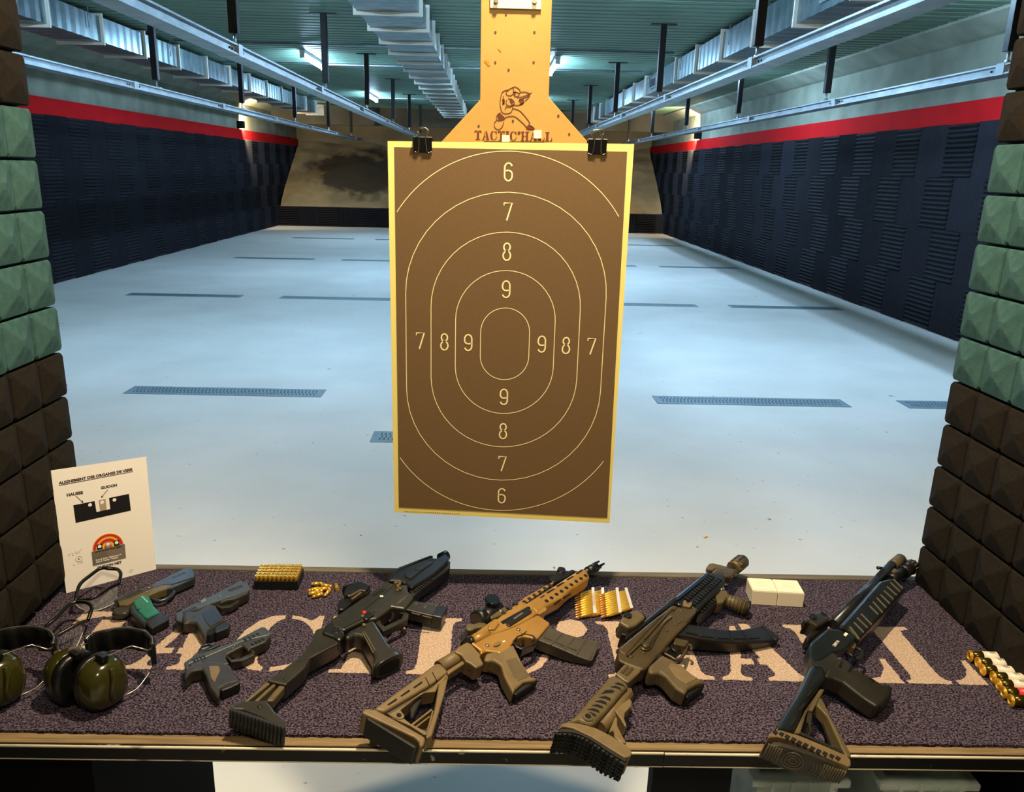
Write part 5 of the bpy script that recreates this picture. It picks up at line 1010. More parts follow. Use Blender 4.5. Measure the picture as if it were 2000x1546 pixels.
mb = g.p('magazine_base', [(-0.0444,-0.1083),(-0.0366,-0.1019),(-0.0052,-0.1051),(-0.0044,-0.1226),(-0.0103,-0.1343),(-0.0488,-0.1345),(-0.0503,-0.1274)], -.016, .011, M_blk2, .003)
g.tb('trigger_guard', [q+(0,) for q in [(0.0283,-0.0225),(0.0236,-0.0357),(0.0270,-0.0504),(0.0440,-0.0564),(0.0622,-0.0488),(0.0697,-0.0397),(0.0701,-0.0310)]], .0042, M_slide, k=4)
g.tb('trigger', [q+(0,) for q in [(0.0549,-0.0219),(0.0467,-0.0299),(0.0421,-0.0263),(0.0367,-0.0239)]], .0022, M_steelb)
g.p('hammer', [(-0.0307,0.0158),(-0.0240,0.0193),(-0.0294,0.0027),(-0.0369,-0.0052),(-0.0357,0.0048)], -.004, .004, M_slide, .001)
g.dots('pin', [(0.0362,-0.0057),(0.0232,-0.0157)], .0098, .0020, .0012, M_steelb, sd)

# ---- square black pistol
g = Gun('pistol', 'square black pistol between the teal-gripped pistol and the cartridge tray', Matrix(((0.58686,-0.80772,0.05648,-0.58537),(0.80969,0.58543,-0.04094,1.43020),(0.00000,0.06976,0.99756,0.87700),(0,0,0,1))), 'pistols on the mat')
sd = g.p('slide', [(-0.0319,0.0057),(-0.0180,0.0059),(0.0594,0.0070),(0.1235,0.0098),(0.1304,-0.0045),(0.1258,-0.0197),(0.1152,-0.0339),(0.0767,-0.0255),(0.0346,-0.0175),(0.0037,-0.0152),(-0.0234,-0.0087),(-0.0424,-0.0304),(-0.0471,-0.0179)], -.012, .012, M_slide2, .0025)
teeth(g, 'slide_serration', [(-0.0229,-0.0064),(0.0075,-0.0081)], .0115, .0127, 6, M_blk, .011, sd)
teeth(g, 'slide_serration', [(0.0859,-0.0040),(0.1170,-0.0093)], .0115, .0127, 7, M_blk, .010, sd)
g.p('ejection_port', [(0.0244,0.0061),(0.0370,0.0058),(0.0330,-0.0033),(0.0210,-0.0036)], .0115, .0126, M_steelb, 0, par=sd)
g.p('dust_cover', [(0.0526,-0.0187),(0.0786,-0.0197),(0.1155,-0.0318),(0.1070,-0.0395),(0.0749,-0.0376),(0.0633,-0.0304),(0.0460,-0.0277)], -.011, .0112, M_pist, .003)
g.p('backplate', [(-0.0316,0.0073),(-0.0458,-0.0223),(-0.0427,-0.0307),(-0.0246,-0.0055)], -.011, .0105, M_blk2, .002)
gp = g.p('grip', [(-0.0297,-0.0116),(-0.0138,-0.0112),(-0.0005,-0.0181),(0.0284,-0.0130),(0.0368,-0.0275),(0.0264,-0.0578),(0.0150,-0.0859),(0.0013,-0.0858),(-0.0261,-0.0895),(-0.0430,-0.1087),(-0.0411,-0.0920),(-0.0309,-0.0649),(-0.0269,-0.0497),(-0.0344,-0.0414),(-0.0448,-0.0373)], -.015, .012, M_pist, .005, segs=3)
g.p('grip_texture', [(0.0013,-0.0318),(0.0269,-0.0314),(0.0165,-0.0713),(0.0135,-0.0832),(-0.0174,-0.0836),(-0.0092,-0.0531)], .010, .0128, M_blk, .001, par=gp)
g.p('beavertail', [(-0.0255,-0.0068),(-0.0099,-0.0085),(-0.0031,-0.0185),(-0.0096,-0.0343),(-0.0290,-0.0430),(-0.0419,-0.0361)], -.012, .0128, M_pist, .005)
g.p('magazine_base', [(-0.0096,-0.0884),(0.0176,-0.0887),(0.0175,-0.1011),(0.0060,-0.1105),(-0.0188,-0.1072),(-0.0209,-0.1025)], -.018, .0115, M_blk2, .003)
g.p('magazine_well', [(-0.0236,-0.0859),(-0.0071,-0.0847),(-0.0197,-0.1022),(-0.0307,-0.1019),(-0.0346,-0.0976)], -.015, .010, M_hole, .002)
g.r('trigger_guard', [(0.0483,-0.0112),(0.0715,-0.0092),(0.0846,-0.0179),(0.0896,-0.0343),(0.0794,-0.0450),(0.0574,-0.0477),(0.0420,-0.0362),(0.0410,-0.0246)], [(0.0510,-0.0141),(0.0695,-0.0152),(0.0798,-0.0227),(0.0823,-0.0308),(0.0767,-0.0366),(0.0622,-0.0381),(0.0480,-0.0296),(0.0469,-0.0230)], -.007, .005, M_pist, .0012)
g.tb('trigger', [q+(0,) for q in [(0.0766,-0.0087),(0.0663,-0.0193),(0.0589,-0.0194)]], .0026, M_blk)
g.dots('pin', [(0.0621,-0.0074),(0.0706,-0.0221)], .0115, .0020, .0012, M_steelb, sd)
g.p('rear_sight', [(-0.0217,0.0196),(-0.0166,0.0223),(-0.0109,0.0224),(-0.0112,0.0185),(-0.0195,0.0172)], -.006, .004, M_blk, .001)
g.p('front_sight', [(0.0675,0.0222),(0.0749,0.0231),(0.0731,0.0183),(0.0663,0.0179)], -.002, .003, M_blk, .001)

# ---- compact pistol with open red-dot sight
g = Gun('pistol', 'compact grey-black pistol with open reflex sight on the stencil lettering', Matrix(((0.71940,-0.69290,0.04845,-0.51058),(0.69459,0.71765,-0.05018,1.27234),(0.00000,0.06976,0.99756,0.87700),(0,0,0,1))), 'pistols on the mat')
sd = g.p('slide', [(-0.0343,-0.0041),(-0.0175,0.0012),(0.0104,0.0008),(0.0545,-0.0043),(0.1234,0.0063),(0.1285,0.0002),(0.1279,-0.0197),(0.1225,-0.0275),(0.0757,-0.0136),(0.0517,-0.0136),(0.0048,-0.0151),(-0.0280,-0.0138),(-0.0359,-0.0251),(-0.0413,-0.0225)], -.012, .012, M_slide2, .0025)
teeth(g, 'slide_serration', [(-0.0205,-0.0114),(0.0039,-0.0123)], .0115, .0127, 4, M_blk, .010, sd)
teeth(g, 'slide_serration', [(0.0773,-0.0123),(0.1127,-0.0113)], .0115, .0127, 4, M_blk, .009, sd)
fr = g.p('dust_cover', [(0.0703,-0.0123),(0.0860,-0.0092),(0.1275,-0.0205),(0.1223,-0.0304),(0.1058,-0.0407),(0.0772,-0.0409),(0.0688,-0.0455),(0.0675,-0.0216)], -.011, .0115, M_pist, .003)
teeth(g, 'rail_groove', [(0.0812,-0.0335),(0.1114,-0.0305)], .0110, .0121, 4, M_hole, .009, fr)
g.p('backplate', [(-0.0342,-0.0037),(-0.0406,-0.0233),(-0.0374,-0.0294),(-0.0289,-0.0115)], -.011, .0105, M_blk2, .002)
g.p('frame', [(-0.0297,-0.0134),(0.0051,-0.0144),(0.0520,-0.0130),(0.0717,-0.0134),(0.0689,-0.0265),(0.0357,-0.0299),(0.0277,-0.0382),(0.0254,-0.0581),(-0.0026,-0.0461),(-0.0099,-0.0223),(-0.0316,-0.0296)], -.012, .0117, M_pist, .003)
gp = g.p('grip', [(-0.0335,-0.0200),(-0.0160,-0.0198),(-0.0014,-0.0281),(0.0136,-0.0438),(0.0246,-0.0635),(0.0185,-0.0902),(0.0171,-0.1113),(0.0010,-0.1066),(-0.0172,-0.1083),(-0.0247,-0.1218),(-0.0317,-0.1288),(-0.0307,-0.0973),(-0.0221,-0.0640),(-0.0191,-0.0422),(-0.0347,-0.0365),(-0.0528,-0.0491),(-0.0434,-0.0259)], -.015, .0125, M_pist, .005, segs=3)
g.p('grip_panel', [(-0.0062,-0.0421),(0.0072,-0.0530),(0.0030,-0.0672),(-0.0100,-0.0807),(-0.0185,-0.0906),(-0.0179,-0.0743)], .010, .0134, M_fde, .001, par=gp)
g.p('magazine_base', [(-0.0172,-0.1083),(0.0010,-0.1066),(0.0181,-0.1111),(0.0159,-0.1171),(-0.0012,-0.1181),(-0.0194,-0.1164)], -.022, .0118, M_blk2, .003)
g.r('trigger_guard', [(0.0334,-0.0243),(0.0484,-0.0158),(0.0708,-0.0147),(0.0793,-0.0292),(0.0806,-0.0474),(0.0750,-0.0560),(0.0488,-0.0570),(0.0325,-0.0474)], [(0.0362,-0.0284),(0.0485,-0.0215),(0.0673,-0.0215),(0.0743,-0.0309),(0.0757,-0.0434),(0.0729,-0.0468),(0.0522,-0.0487),(0.0371,-0.0420)], -.008, .006, M_pist, .0012)
g.tb('trigger', [q+(0,) for q in [(0.0576,-0.0128),(0.0487,-0.0245),(0.0454,-0.0330)]], .0026, M_blk)
sg_ = g.p('reflex_base', [(-0.0128,0.0107),(-0.0017,0.0165),(0.0200,0.0179),(0.0366,0.0160),(0.0353,0.0093),(0.0120,0.0092),(-0.0094,0.0079)], -.010, .006, M_blk, .002)
q = [(0.0004,0.0173),(0.0146,0.0305),(0.0277,0.0277),(0.0298,0.0145),(0.0124,0.0095)]
g.r('reflex_hood', q, [(0.0040,0.0193),(0.0138,0.0273),(0.0254,0.0249),(0.0270,0.0160),(0.0134,0.0132)], -.008, .006, M_blk, .001, par=sg_)
g.p('reflex_lens', [(0.0073,0.0270),(0.0172,0.0351),(0.0289,0.0326),(0.0304,0.0236),(0.0167,0.0209)], -.001, .0015, mat('reflex_glass', (170, 190, 190), .05, alpha=.35), 0, par=sg_)
g.dots('pin', [(0.0566,-0.0137),(0.0504,-0.0201)], .0115, .0022, .0012, M_steelb, fr)

# settle every firearm on the mat: nothing may sink below the pile
bpy.context.view_layer.update()
def settle(o):
    for ch in o.children:
        if ch.type == 'MESH':
            mw = ch.matrix_world; mi = mw.inverted()
            for v in ch.data.vertices:
                p = mw @ v.co
                if p.z < MZ+.0012: p.z = MZ+.0012; v.co = mi @ p
        settle(ch)
for o in list(bpy.data.objects):
    if o.get('category') == 'gun': settle(o)

# ================================================================ instruction sheet leaning on the left partition
M_sheet = mat('sheet_paper', (250, 245, 236), .8)
M_ink = mat('sheet_ink', (52, 40, 34), .8)
M_inkb = mat('sheet_black', (12, 10, 9), .7)
sheet = thing('instruction_sheet', 'white printed instruction sheet leaning against the left foam partition', 'paper sign')
BLp, BRp = Vector((-.8880, 1.5250, MZ)), Vector((-.7440, 1.6340, MZ))
uu = (BRp-BLp).normalized(); nh = Vector((0, 0, 1)).cross(uu); vv = (Vector((0, 0, 1))*math.cos(.04)+nh*math.sin(.04)).normalized(); ww = uu.cross(vv)
sheet.matrix_world = Matrix(((uu.x, vv.x, ww.x, BLp.x), (uu.y, vv.y, ww.y, BLp.y), (uu.z, vv.z, ww.z, BLp.z), (0, 0, 0, 1)))
SW, SH = .1885, .272
bm = B(); prism(bm, [(0, 0), (.184, 0), (.190, SH-.004), (.006, SH+.004), (-.006, SH-.003), (.004, SH-.006)], -.0006, 0); obj('paper', bm, M_sheet, sheet)
def S2(u, v): return (u*SW+.004*v, v*SH)
def flat(name, pts, m, h=.0004, par=None): return obj(name, prism(B(), pts, 0, h), m, par or sheet)
# photo-crop coordinates of the sheet face turned into sheet coordinates
def F(x, y):
    # corners in the crop: TL(150,188) TR(1195,118) BR(1292,1345) BL(305,1492)
    import_tl, tr, br, bl = (140, 190), (1195, 118), (1292, 1345), (305, 1492)
    u, v = .5, .5
    for _ in range(12):
        px_ = (1-u)*(1-v)*bl[0]+u*(1-v)*br[0]+(1-u)*v*import_tl[0]+u*v*tr[0]; py_ = (1-u)*(1-v)*bl[1]+u*(1-v)*br[1]+(1-u)*v*import_tl[1]+u*v*tr[1]
        dxu = (1-v)*(br[0]-bl[0])+v*(tr[0]-import_tl[0]); dyu = (1-v)*(br[1]-bl[1])+v*(tr[1]-import_tl[1])
        dxv = (1-u)*(import_tl[0]-bl[0])+u*(tr[0]-br[0]); dyv = (1-u)*(import_tl[1]-bl[1])+u*(tr[1]-br[1])
        det = dxu*dyv-dxv*dyu; ex, ey = x-px_, y-py_
        u += (ex*dyv-ey*dxv)/det; v += (dxu*ey-dyu*ex)/det
    return (u*SW, v*SH)
def FL(*a): return [F(*p) for p in a]
def txt(s, x0, y0, x1, y1, m=M_ink, bold=.0, z_=.0003):
    a, b2 = F(x0, y0), F(x1, y1); wd = math.dist(a, b2)
    o = text_mesh(s, .01, m, sheet, 'printed_text', Matrix.Identity(4), 'LEFT', .00015, bold)
    w0 = max(v.co.x for v in o.data.vertices)-min(v.co.x for v in o.data.vertices)
    k = wd/max(w0, 1e-5)
    o.matrix_local = Matrix.Translation((a[0], a[1], z_)) @ Matrix.Rotation(math.atan2(b2[1]-a[1], b2[0]-a[0]), 4, 'Z') @ Matrix.Diagonal((k, k, 1, 1))
txt('ALIGNEMENT DES ORGANES DE VISEE', 245, 322, 1045, 264, bold=.0004)
flat('underline', FL((243, 330), (1047, 272), (1047, 277), (243, 336)), M_ink)
txt('HAUSSE', 322, 456, 492, 446, bold=.0004)
txt('GUIDON', 686, 420, 862, 408, bold=.0004)
flat('arrow', FL((415, 462), (420, 460), (488, 532), (483, 535)), M_ink); flat('arrow_head', FL((470, 536), (494, 540), (488, 514)), M_ink)
flat('arrow', FL((756, 434), (761, 437), (694, 506), (690, 502)), M_ink); flat('arrow_head', FL((686, 488), (688, 511), (710, 504)), M_ink)
sight = flat('rear_sight_drawing', FL((388, 555), (614, 537), (632, 655), (781, 640), (771, 522), (992, 503), (1007, 680), (410, 744)), M_inkb)
flat('front_sight_drawing', FL((658, 532), (733, 528), (741, 640), (670, 648)), mat('drawing_tan', (176, 158, 128), .8))
for (x, y) in ((564, 571), (694, 559), (829, 548)):
    c = F(x, y); o = obj('sight_dot', lathe(B(), [(.0038, 0), (.0038, .0006)], 16, off=(c[0], c[1], 0)), M_sheet, sheet)
cc = F(745, 1030); R0 = math.dist(F(575, 1030), F(912, 1020))/2
for k, (fr_, colr) in enumerate(((1.0, (236, 178, 44)), (.95, (206, 44, 40)), (.77, (240, 190, 50)), (.64, (206, 44, 40)), (.42, (240, 190, 50)), (.26, (200, 50, 36)))):
    pts = [(cc[0]+R0*fr_*math.cos(PI*i/24), cc[1]-.004+R0*fr_*1.03*math.sin(PI*i/24)) for i in range(25)]
    flat('bullseye_ring', pts, mat('bullseye_%d' % k, colr, .8), .0003+.0001*k)
for (x, y, s_) in ((655, 1025, .009), (745, 1010, .0075), (838, 1005, .009)):
    c = F(x, y); flat('sight_post', [(c[0]-s_*.6, c[1]-.007), (c[0]+s_*.6, c[1]-.007), (c[0]+s_*.6, c[1]+.005), (c[0]-s_*.6, c[1]+.005)], M_inkb if s_ > .008 else mat('drawing_tan', (176, 158, 128), .8), .0010)
    o = obj('sight_dot', lathe(B(), [(s_*.42, 0), (s_*.42, .0013)], 12, off=(c[0], c[1], 0)), M_sheet, sheet)
flat('caption_block', FL((570, 1075), (926, 1030), (936, 1180), (582, 1226)), mat('caption_grey', (132, 120, 104), .8, c2=(96, 86, 72), scale=14), .0011)
def capt(s, x0, y0, x1, y1, m):
    txt(s, x0, y0, x1, y1, m, .0002, .0014)
capt('Focus on the Front Sight', 600, 1087, 888, 1058, M_inkb); capt('Good Sight Alignment =', 610, 1178, 885, 1146, M_sheet); capt('Good Center Target!', 612, 1200, 850, 1172, M_sheet)
txt('GUIDON NET', 628, 1268, 890, 1236, bold=.0004)
M_pen = mat('pencil', (120, 108, 96), .8)
def scribble(pts): 
    P = [F(*p) for p in pts]
    obj('pencil_note', tube(B(), [(p[0], p[1], .0003) for p in P], .00025, 5), M_pen, sheet)
scribble([(322, 1080), (345, 1068), (335, 1098)]); scribble([(360, 1065), (375, 1060), (368, 1078), (384, 1084), (370, 1092)]); scribble([(395, 1055), (410, 1052), (404, 1068), (420, 1070), (408, 1082)]); scribble([(425, 1050), (428, 1070), (444, 1062), (446, 1040)]); scribble([(450, 1050), (470, 1025)])
cq = F(436, 1134); obj('pencil_note', tube(B(), [(cq[0]+.0065*math.cos(a/12*2*PI), cq[1]+.006*math.sin(a/12*2*PI), .0003) for a in range(12)], .00025, 5, closed=True), M_pen, sheet)
obj('pencil_note', lathe(B(), [(.0015, 0), (.0015, .0005)], 10, off=(cq[0], cq[1], 0)), M_ink, sheet)
scribble([(375, 1188), (388, 1198), (395, 1180)]); scribble([(425, 1190), (430, 1170), (445, 1180), (470, 1160), (478, 1172), (455, 1186)]); scribble([(968, 1340), (985, 1322), (1005, 1318), (1000, 1340), (980, 1352), (968, 1340)])

# ================================================================ ear defenders
M_cup = mat('olive_shell', (44, 43, 12), .16, c2=(50, 48, 16), scale=12, spec=.6)
M_cush = mat('black_cushion', (12, 12, 12), .35)
M_wire = mat('wire_steel', (170, 165, 155), .25, metal=.9)
def cup(parent, c, ax, rx, rz, th, name):
    """ear cup: rounded shell with its mouth towards -ax"""
    ax = Vector(ax).normalized(); up_ = Vector((0, 0, 1)); sd_ = up_.cross(ax).normalized(); c = Vector(c)
    n = 28
    def rings(bm, prof):
        R = []
        for r, h in prof:
            R.append([bm.verts.new(c+ax*h+sd_*(rx*r*math.copysign(abs(math.cos(2*PI*k/n))**.82, math.cos(2*PI*k/n)))+up_*(rz*r*math.copysign(abs(math.sin(2*PI*k/n))**.82, math.sin(2*PI*k/n)))) for k in range(n)])
        for i in range(len(R)-1):
            for k in range(n):
                f = bm.faces.new((R[i][k], R[i][(k+1) % n], R[i+1][(k+1) % n], R[i+1][k])); f.smooth = True
        bm.faces.new(R[0][::-1]); bm.faces.new(R[-1])
    bm = B(); rings(bm, [(.97, 0), (1, .004), (.99, th*.35), (.92, th*.62), (.80, th*.82), (.60, th*.95), (.3, th), (.05, th*1.01)])
    sh_ = obj('ear_cup', bm, M_cup, parent)
    bm = B(); rings(bm, [(.72, -.014), (.9, -.0155), (.99, -.011), (1.02, -.006), (.99, -.001), (.9, .0)])
    obj('cushion', bm, M_cush, sh_)
    bm = B(); pt = [c+ax*(th*.9)+up_*(rz*.75)+sd_*(rx*.05), c+ax*(th*1.06)+up_*(rz*.45), c+ax*(th*1.05)-up_*(rz*.1)+sd_*(-rx*.1), c+ax*(th*.98)-up_*(rz*.55)+sd_*(-rx*.05)]
    tube(bm, smoothpath(pt, 5), [.0045]*(3*5)+[.002], 8); obj('shell_ridge', bm, M_cup, sh_)
    return sh_
def earmuff(label, dx, dy, rz_):
    e = thing('ear_defenders', label, 'ear defenders', (-.72+dx, 1.24+dy, MZ), rz_, 'olive ear defenders on the mat')
    o0 = Vector((-.72, 1.24, MZ))
    def W(p): return Vector(p)-o0
    c1 = W([(-0.6454,1.1659,0.9050)][0]); c2 = W([(-0.6934,1.1765,0.9050)][0])
    cup(e, c1, (.86, -.50, .02), .040, .046, .040, 'r'); cup(e, c2, (-.86, .50, .0), .040, .046, .040, 'l')
    band = [W(p) for p in [(-0.6945,1.2303,0.9220),(-0.6882,1.2422,0.9260),(-0.6681,1.2482,0.9300),(-0.6469,1.2554,0.9300),(-0.6200,1.2544,0.9300),(-0.5968,1.2481,0.9280),(-0.5799,1.2334,0.9250),(-0.5733,1.2189,0.9220)]]
    sp_ = smoothpath(band, 5); bm = B(); n = len(sp_); A = []; D = []
    for i, p in enumerate(sp_):
        wob = .0015*math.sin(i*1.1)
        tq_ = (sp_[min(i+1, n-1)]-sp_[max(i-1, 0)]).normalized(); nr = Vector((-tq_.y, tq_.x, 0))
        A.append([bm.verts.new(p+nr*(.004+wob)+Vector((0, 0, .019))), bm.verts.new(p-nr*(.004-wob)+Vector((0, 0, .019))), bm.verts.new(p-nr*(.004-wob)+Vector((0, 0, -.022))), bm.verts.new(p+nr*(.004+wob)+Vector((0, 0, -.022)))])
    for i in range(n-1):
        for k in range(4): 
            f = bm.faces.new((A[i][k], A[i][(k+1) % 4], A[i+1][(k+1) % 4], A[i+1][k])); f.smooth = True
    bm.faces.new(A[0]); bm.faces.new(A[-1])
    obj('headband', bm, mat('band_leatherette', (18, 18, 17), .3, c2=(24, 24, 22), scale=30, bump=.4, bscale=60), e, bevel=.001)
    obj('band_wire', tube(B(), [p+Vector((0, 0, .0195)) for p in sp_], .0016, 6), M_wire, e)
    def wire(pts): obj('side_wire', tube(B(), smoothpath([W(p) for p in pts], 2), .0014, 6), M_wire, e)
    wire([(-0.5786,1.2324,0.9300),(-0.5754,1.2199,0.9340),(-0.5773,1.2074,0.9370),(-0.6022,1.2059,0.9460),(-0.6118,1.1855,0.9500),(-0.6216,1.1685,0.9530),(-0.6319,1.1533,0.9550)])
    wire([(-0.5778,1.2292,0.9150),(-0.5813,1.2310,0.8900),(-0.5849,1.2084,0.8820),(-0.5931,1.1867,0.8740),(-0.6045,1.1747,0.8720),(-0.6113,1.1600,0.8740)])
    wire([(-0.6920,1.2284,0.9350),(-0.6954,1.2179,0.9380),(-0.7019,1.2235,0.9380),(-0.6888,1.2048,0.9400),(-0.6939,1.1909,0.9450),(-0.6838,1.1684,0.9500)])
    for q in [(-0.6298,1.1563,0.9560),(-0.6818,1.1715,0.9500)]:
        bm = B(); box(bm, -.010, .010, -.006, .006, -.006, .006); o = obj('wire_clamp', bm, M_cush, e, bevel=.002); o.location = W(q); o.rotation_euler = (0, 0, -.5)
    return e
e1 = earmuff('olive ear defenders in front of the eyeglasses and the compact pistol', 0, 0, 0)
e2 = dup(e1, 'olive ear defenders cut off by the left edge of the picture', loc=(-.72-.170, 1.24+.004, MZ), rz=-.04)

# ================================================================ safety glasses
M_frame = mat('frame_black', (12, 12, 11), .3)
M_lens = mat('clear_lens', (200, 205, 205), .06, alpha=.14)
def glasses(label, front, lensb, temple, t2):
    c = Vector(front[0]); g_ = thing('safety_glasses', label, 'glasses', (c.x, c.y, MZ), 0, 'safety glasses on the mat'); o0 = Vector((c.x, c.y, MZ))
    W = lambda pts: smoothpath([Vector(p)-o0 for p in pts], 4)
    fp, lb = W(front), W(lensb)
    obj('brow_bar', tube(B(), fp, .0036, 8), M_frame, g_)
    bm = B(); n = len(fp); L1 = [bm.verts.new(p) for p in fp]; L2 = [bm.verts.new(lb[min(int(i*(len(lb)-1)/(n-1)+.5), len(lb)-1)]) for i in range(n)]
    for i in range(n-1): bm.faces.new((L1[i], L1[i+1], L2[i+1], L2[i])).smooth = True
    bmesh.ops.solidify(bm, geom=bm.faces[:], thickness=.0014)
    obj('lens', bm, M_lens, g_)
    obj('lens_rim', tube(B(), lb, .0009, 6), mat('lens_edge', (190, 190, 182), .2), g_)
    obj('temple', tube(B(), W(temple), .0037, 8), M_frame, g_); obj('temple', tube(B(), W(t2), .0037, 8), M_frame, g_)
    return g_
glasses('clear safety glasses resting against the instruction sheet', [(-0.8271,1.4439,0.8900),(-0.8094,1.4435,0.8930),(-0.7906,1.4451,0.8960),(-0.7795,1.4629,0.8980),(-0.7731,1.4868,0.8980),(-0.7645,1.5039,0.8960)], [(-0.8450,1.4760,0.8660),(-0.8268,1.4624,0.8620),(-0.8075,1.4540,0.8620),(-0.7896,1.4573,0.8620),(-0.7760,1.4701,0.8620),(-0.7615,1.4826,0.8660)],
        [(-0.8227,1.4407,0.8920),(-0.8327,1.4728,0.9000),(-0.8331,1.4904,0.9060),(-0.8257,1.5126,0.9100),(-0.8169,1.5392,0.9120),(-0.7991,1.5421,0.9120),(-0.7833,1.5417,0.9100)], [(-0.7634,1.5039,0.8960),(-0.7679,1.5263,0.9060),(-0.7768,1.5372,0.9100),(-0.7859,1.5425,0.9100),(-0.8034,1.5373,0.9140)])
glasses('clear safety glasses lying between the other pair and the ear defenders', [(-0.8168,1.3179,0.8880),(-0.7992,1.3172,0.8910),(-0.7890,1.3286,0.8930),(-0.7785,1.3438,0.8950),(-0.7709,1.3569,0.8950),(-0.7622,1.3679,0.8930)], [(-0.8329,1.3445,0.8660),(-0.8159,1.3228,0.8620),(-0.7968,1.3129,0.8620),(-0.7798,1.3185,0.8620),(-0.7683,1.3275,0.8620),(-0.7770,1.3800,0.8700)],
        [(-0.8149,1.3148,0.8900),(-0.8270,1.3409,0.8960),(-0.8207,1.3605,0.9000),(-0.8183,1.3879,0.9020),(-0.8159,1.4083,0.9040),(-0.8064,1.4186,0.9040)], [(-0.7617,1.3663,0.8940),(-0.7627,1.3817,0.9020),(-0.7657,1.3945,0.9060),(-0.7761,1.4047,0.9080),(-0.7936,1.4144,0.9060),(-0.8071,1.4158,0.9040)])

# ================================================================ ammunition
M_brass = mat('brass', (236, 182, 52), .3, metal=.7, c2=(246, 200, 76), scale=60)
M_copper = mat('copper_bullet', (228, 158, 84), .32, metal=.7)
M_primer = mat('primer', (220, 190, 120), .25, metal=.9)
M_tray = mat('tray_black', (18, 18, 16), .5)
# tray of fifty
tr = thing('cartridge_tray', 'black plastic tray holding rows of upright pistol cartridges', 'tray', (-.448, 1.583, MZ), .012)
bm = B(); box(bm, -.0475, .0475, -.0305, .0305, 0, .0205); obj('tray_body', bm, M_tray, tr, bevel=.001)
for k in range(11):
    bm = B(); box(bm, -.0475+k*.0093, -.0475+k*.0093+.0012, -.0309, -.0303, .001, .0235); obj('tray_rib', bm, M_tray, tr)
bm = B(); lathe(bm, [(.0040, 0), (.0044, .012), (.0044, .0145), (.0037, .0150), (.0037, .0158), (.0046, .0160), (.0046, .0172), (.0043, .0174)], 12)
n0 = len(bm.faces); lathe(bm, [(.0021, .0174), (.0020, .0175)], 10)
for f in list(bm.faces)[n0:]: f.material_index = 1
me = bpy.data.meshes.new('pistol_cartridge'); bmesh.ops.recalc_face_normals(bm, faces=bm.faces); bm.to_mesh(me); bm.free(); me.materials.append(M_brass); me.materials.append(M_primer)
for r in range(5):
    for c in range(10):
        o = link('pistol_cartridge', me); x, y = -.042+c*.00933, -.0242+r*.0121
        o.location = (-.448+x-y*.012, 1.583+y+x*.012, MZ+.0142); tag(o, 'brass pistol cartridge standing head up in the black tray', 'cartridge', 'fifty cartridges in the tray')
# loose cartridges
def cart_mesh(name, L_, r, bl, neck=None):
    bm = B()
    if neck: prof = [(r*1.0, 0), (r, .001), (r*.85, .0014), (r*.85, .0022), (r, .0028), (r*.97, L_*.78), (neck, L_*.86), (neck, L_)]
    else: prof = [(r, 0), (r, .001), (r*.85, .0013), (r*.85, .002), (r, .0025), (r*.97, L_)]
    k = len(prof)
    prof2 = [(prof[-1][0]*.93, L_), (prof[-1][0]*.9, L_+bl*.4), (prof[-1][0]*.62, L_+bl*.75), (prof[-1][0]*.15, L_+bl)]
    lathe(bm, prof, 12, axis='x'); n0 = len(bm.faces); lathe(bm, prof2, 12, axis='x')
    for f in list(bm.faces)[n0:]: f.material_index = 1
    bmesh.ops.recalc_face_normals(bm, faces=bm.faces)
    me = bpy.data.meshes.new(name); bm.to_mesh(me); bm.free(); me.materials.append(M_brass); me.materials.append(M_copper)
    return me
LC = cart_mesh('loose_cartridge', .017, .0042, .008)
def lay(me, name, a, b2, label, cat, group=None, par=None):
    o = link(name, me, par); a, b2 = Vector(a), Vector(b2); o.location = a
    o.rotation_euler = (b2-a).to_track_quat('X', 'Z').to_euler()
    return tag(o, label, cat, group)
LP = [(-0.3737,1.5697,0.8660),(-0.3529,1.5726,0.8660),(-0.3555,1.5525,0.8660),(-0.3880,1.5336,0.8650),(-0.3713,1.5281,0.8660),(-0.3497,1.5352,0.8660),(-0.3669,1.5434,0.8660),(-0.3396,1.5398,0.8660),(-0.3295,1.5445,0.8660),(-0.3368,1.5202,0.8650),(-0.3418,1.5290,0.8660),(-0.3583,1.5185,0.8650),(-0.3511,1.5642,0.8670),(-0.3304,1.5610,0.8660),(-0.3524,1.5486,0.8670),(-0.3326,1.5492,0.8670),(-0.3152,1.5511,0.8650),(-0.3229,1.5776,0.8650)]
LB = ['loose brass cartridge at the back of the little heap', 'loose brass cartridge pointing left out of the little heap', 'loose brass cartridge in the front middle of the little heap', 'loose brass cartridge inside the middle of the little heap', 'loose brass cartridge at the right front of the little heap', 'loose brass cartridge lowest in the little heap', 'loose brass cartridge at the right back of the little heap', 'loose brass cartridge lying across the top of the little heap', 'single brass cartridge standing apart right of the little heap']
for k in range(9): lay(LC, 'loose_cartridge', LP[2*k], LP[2*k+1], LB[k], 'cartridge', 'loose pistol cartridges')
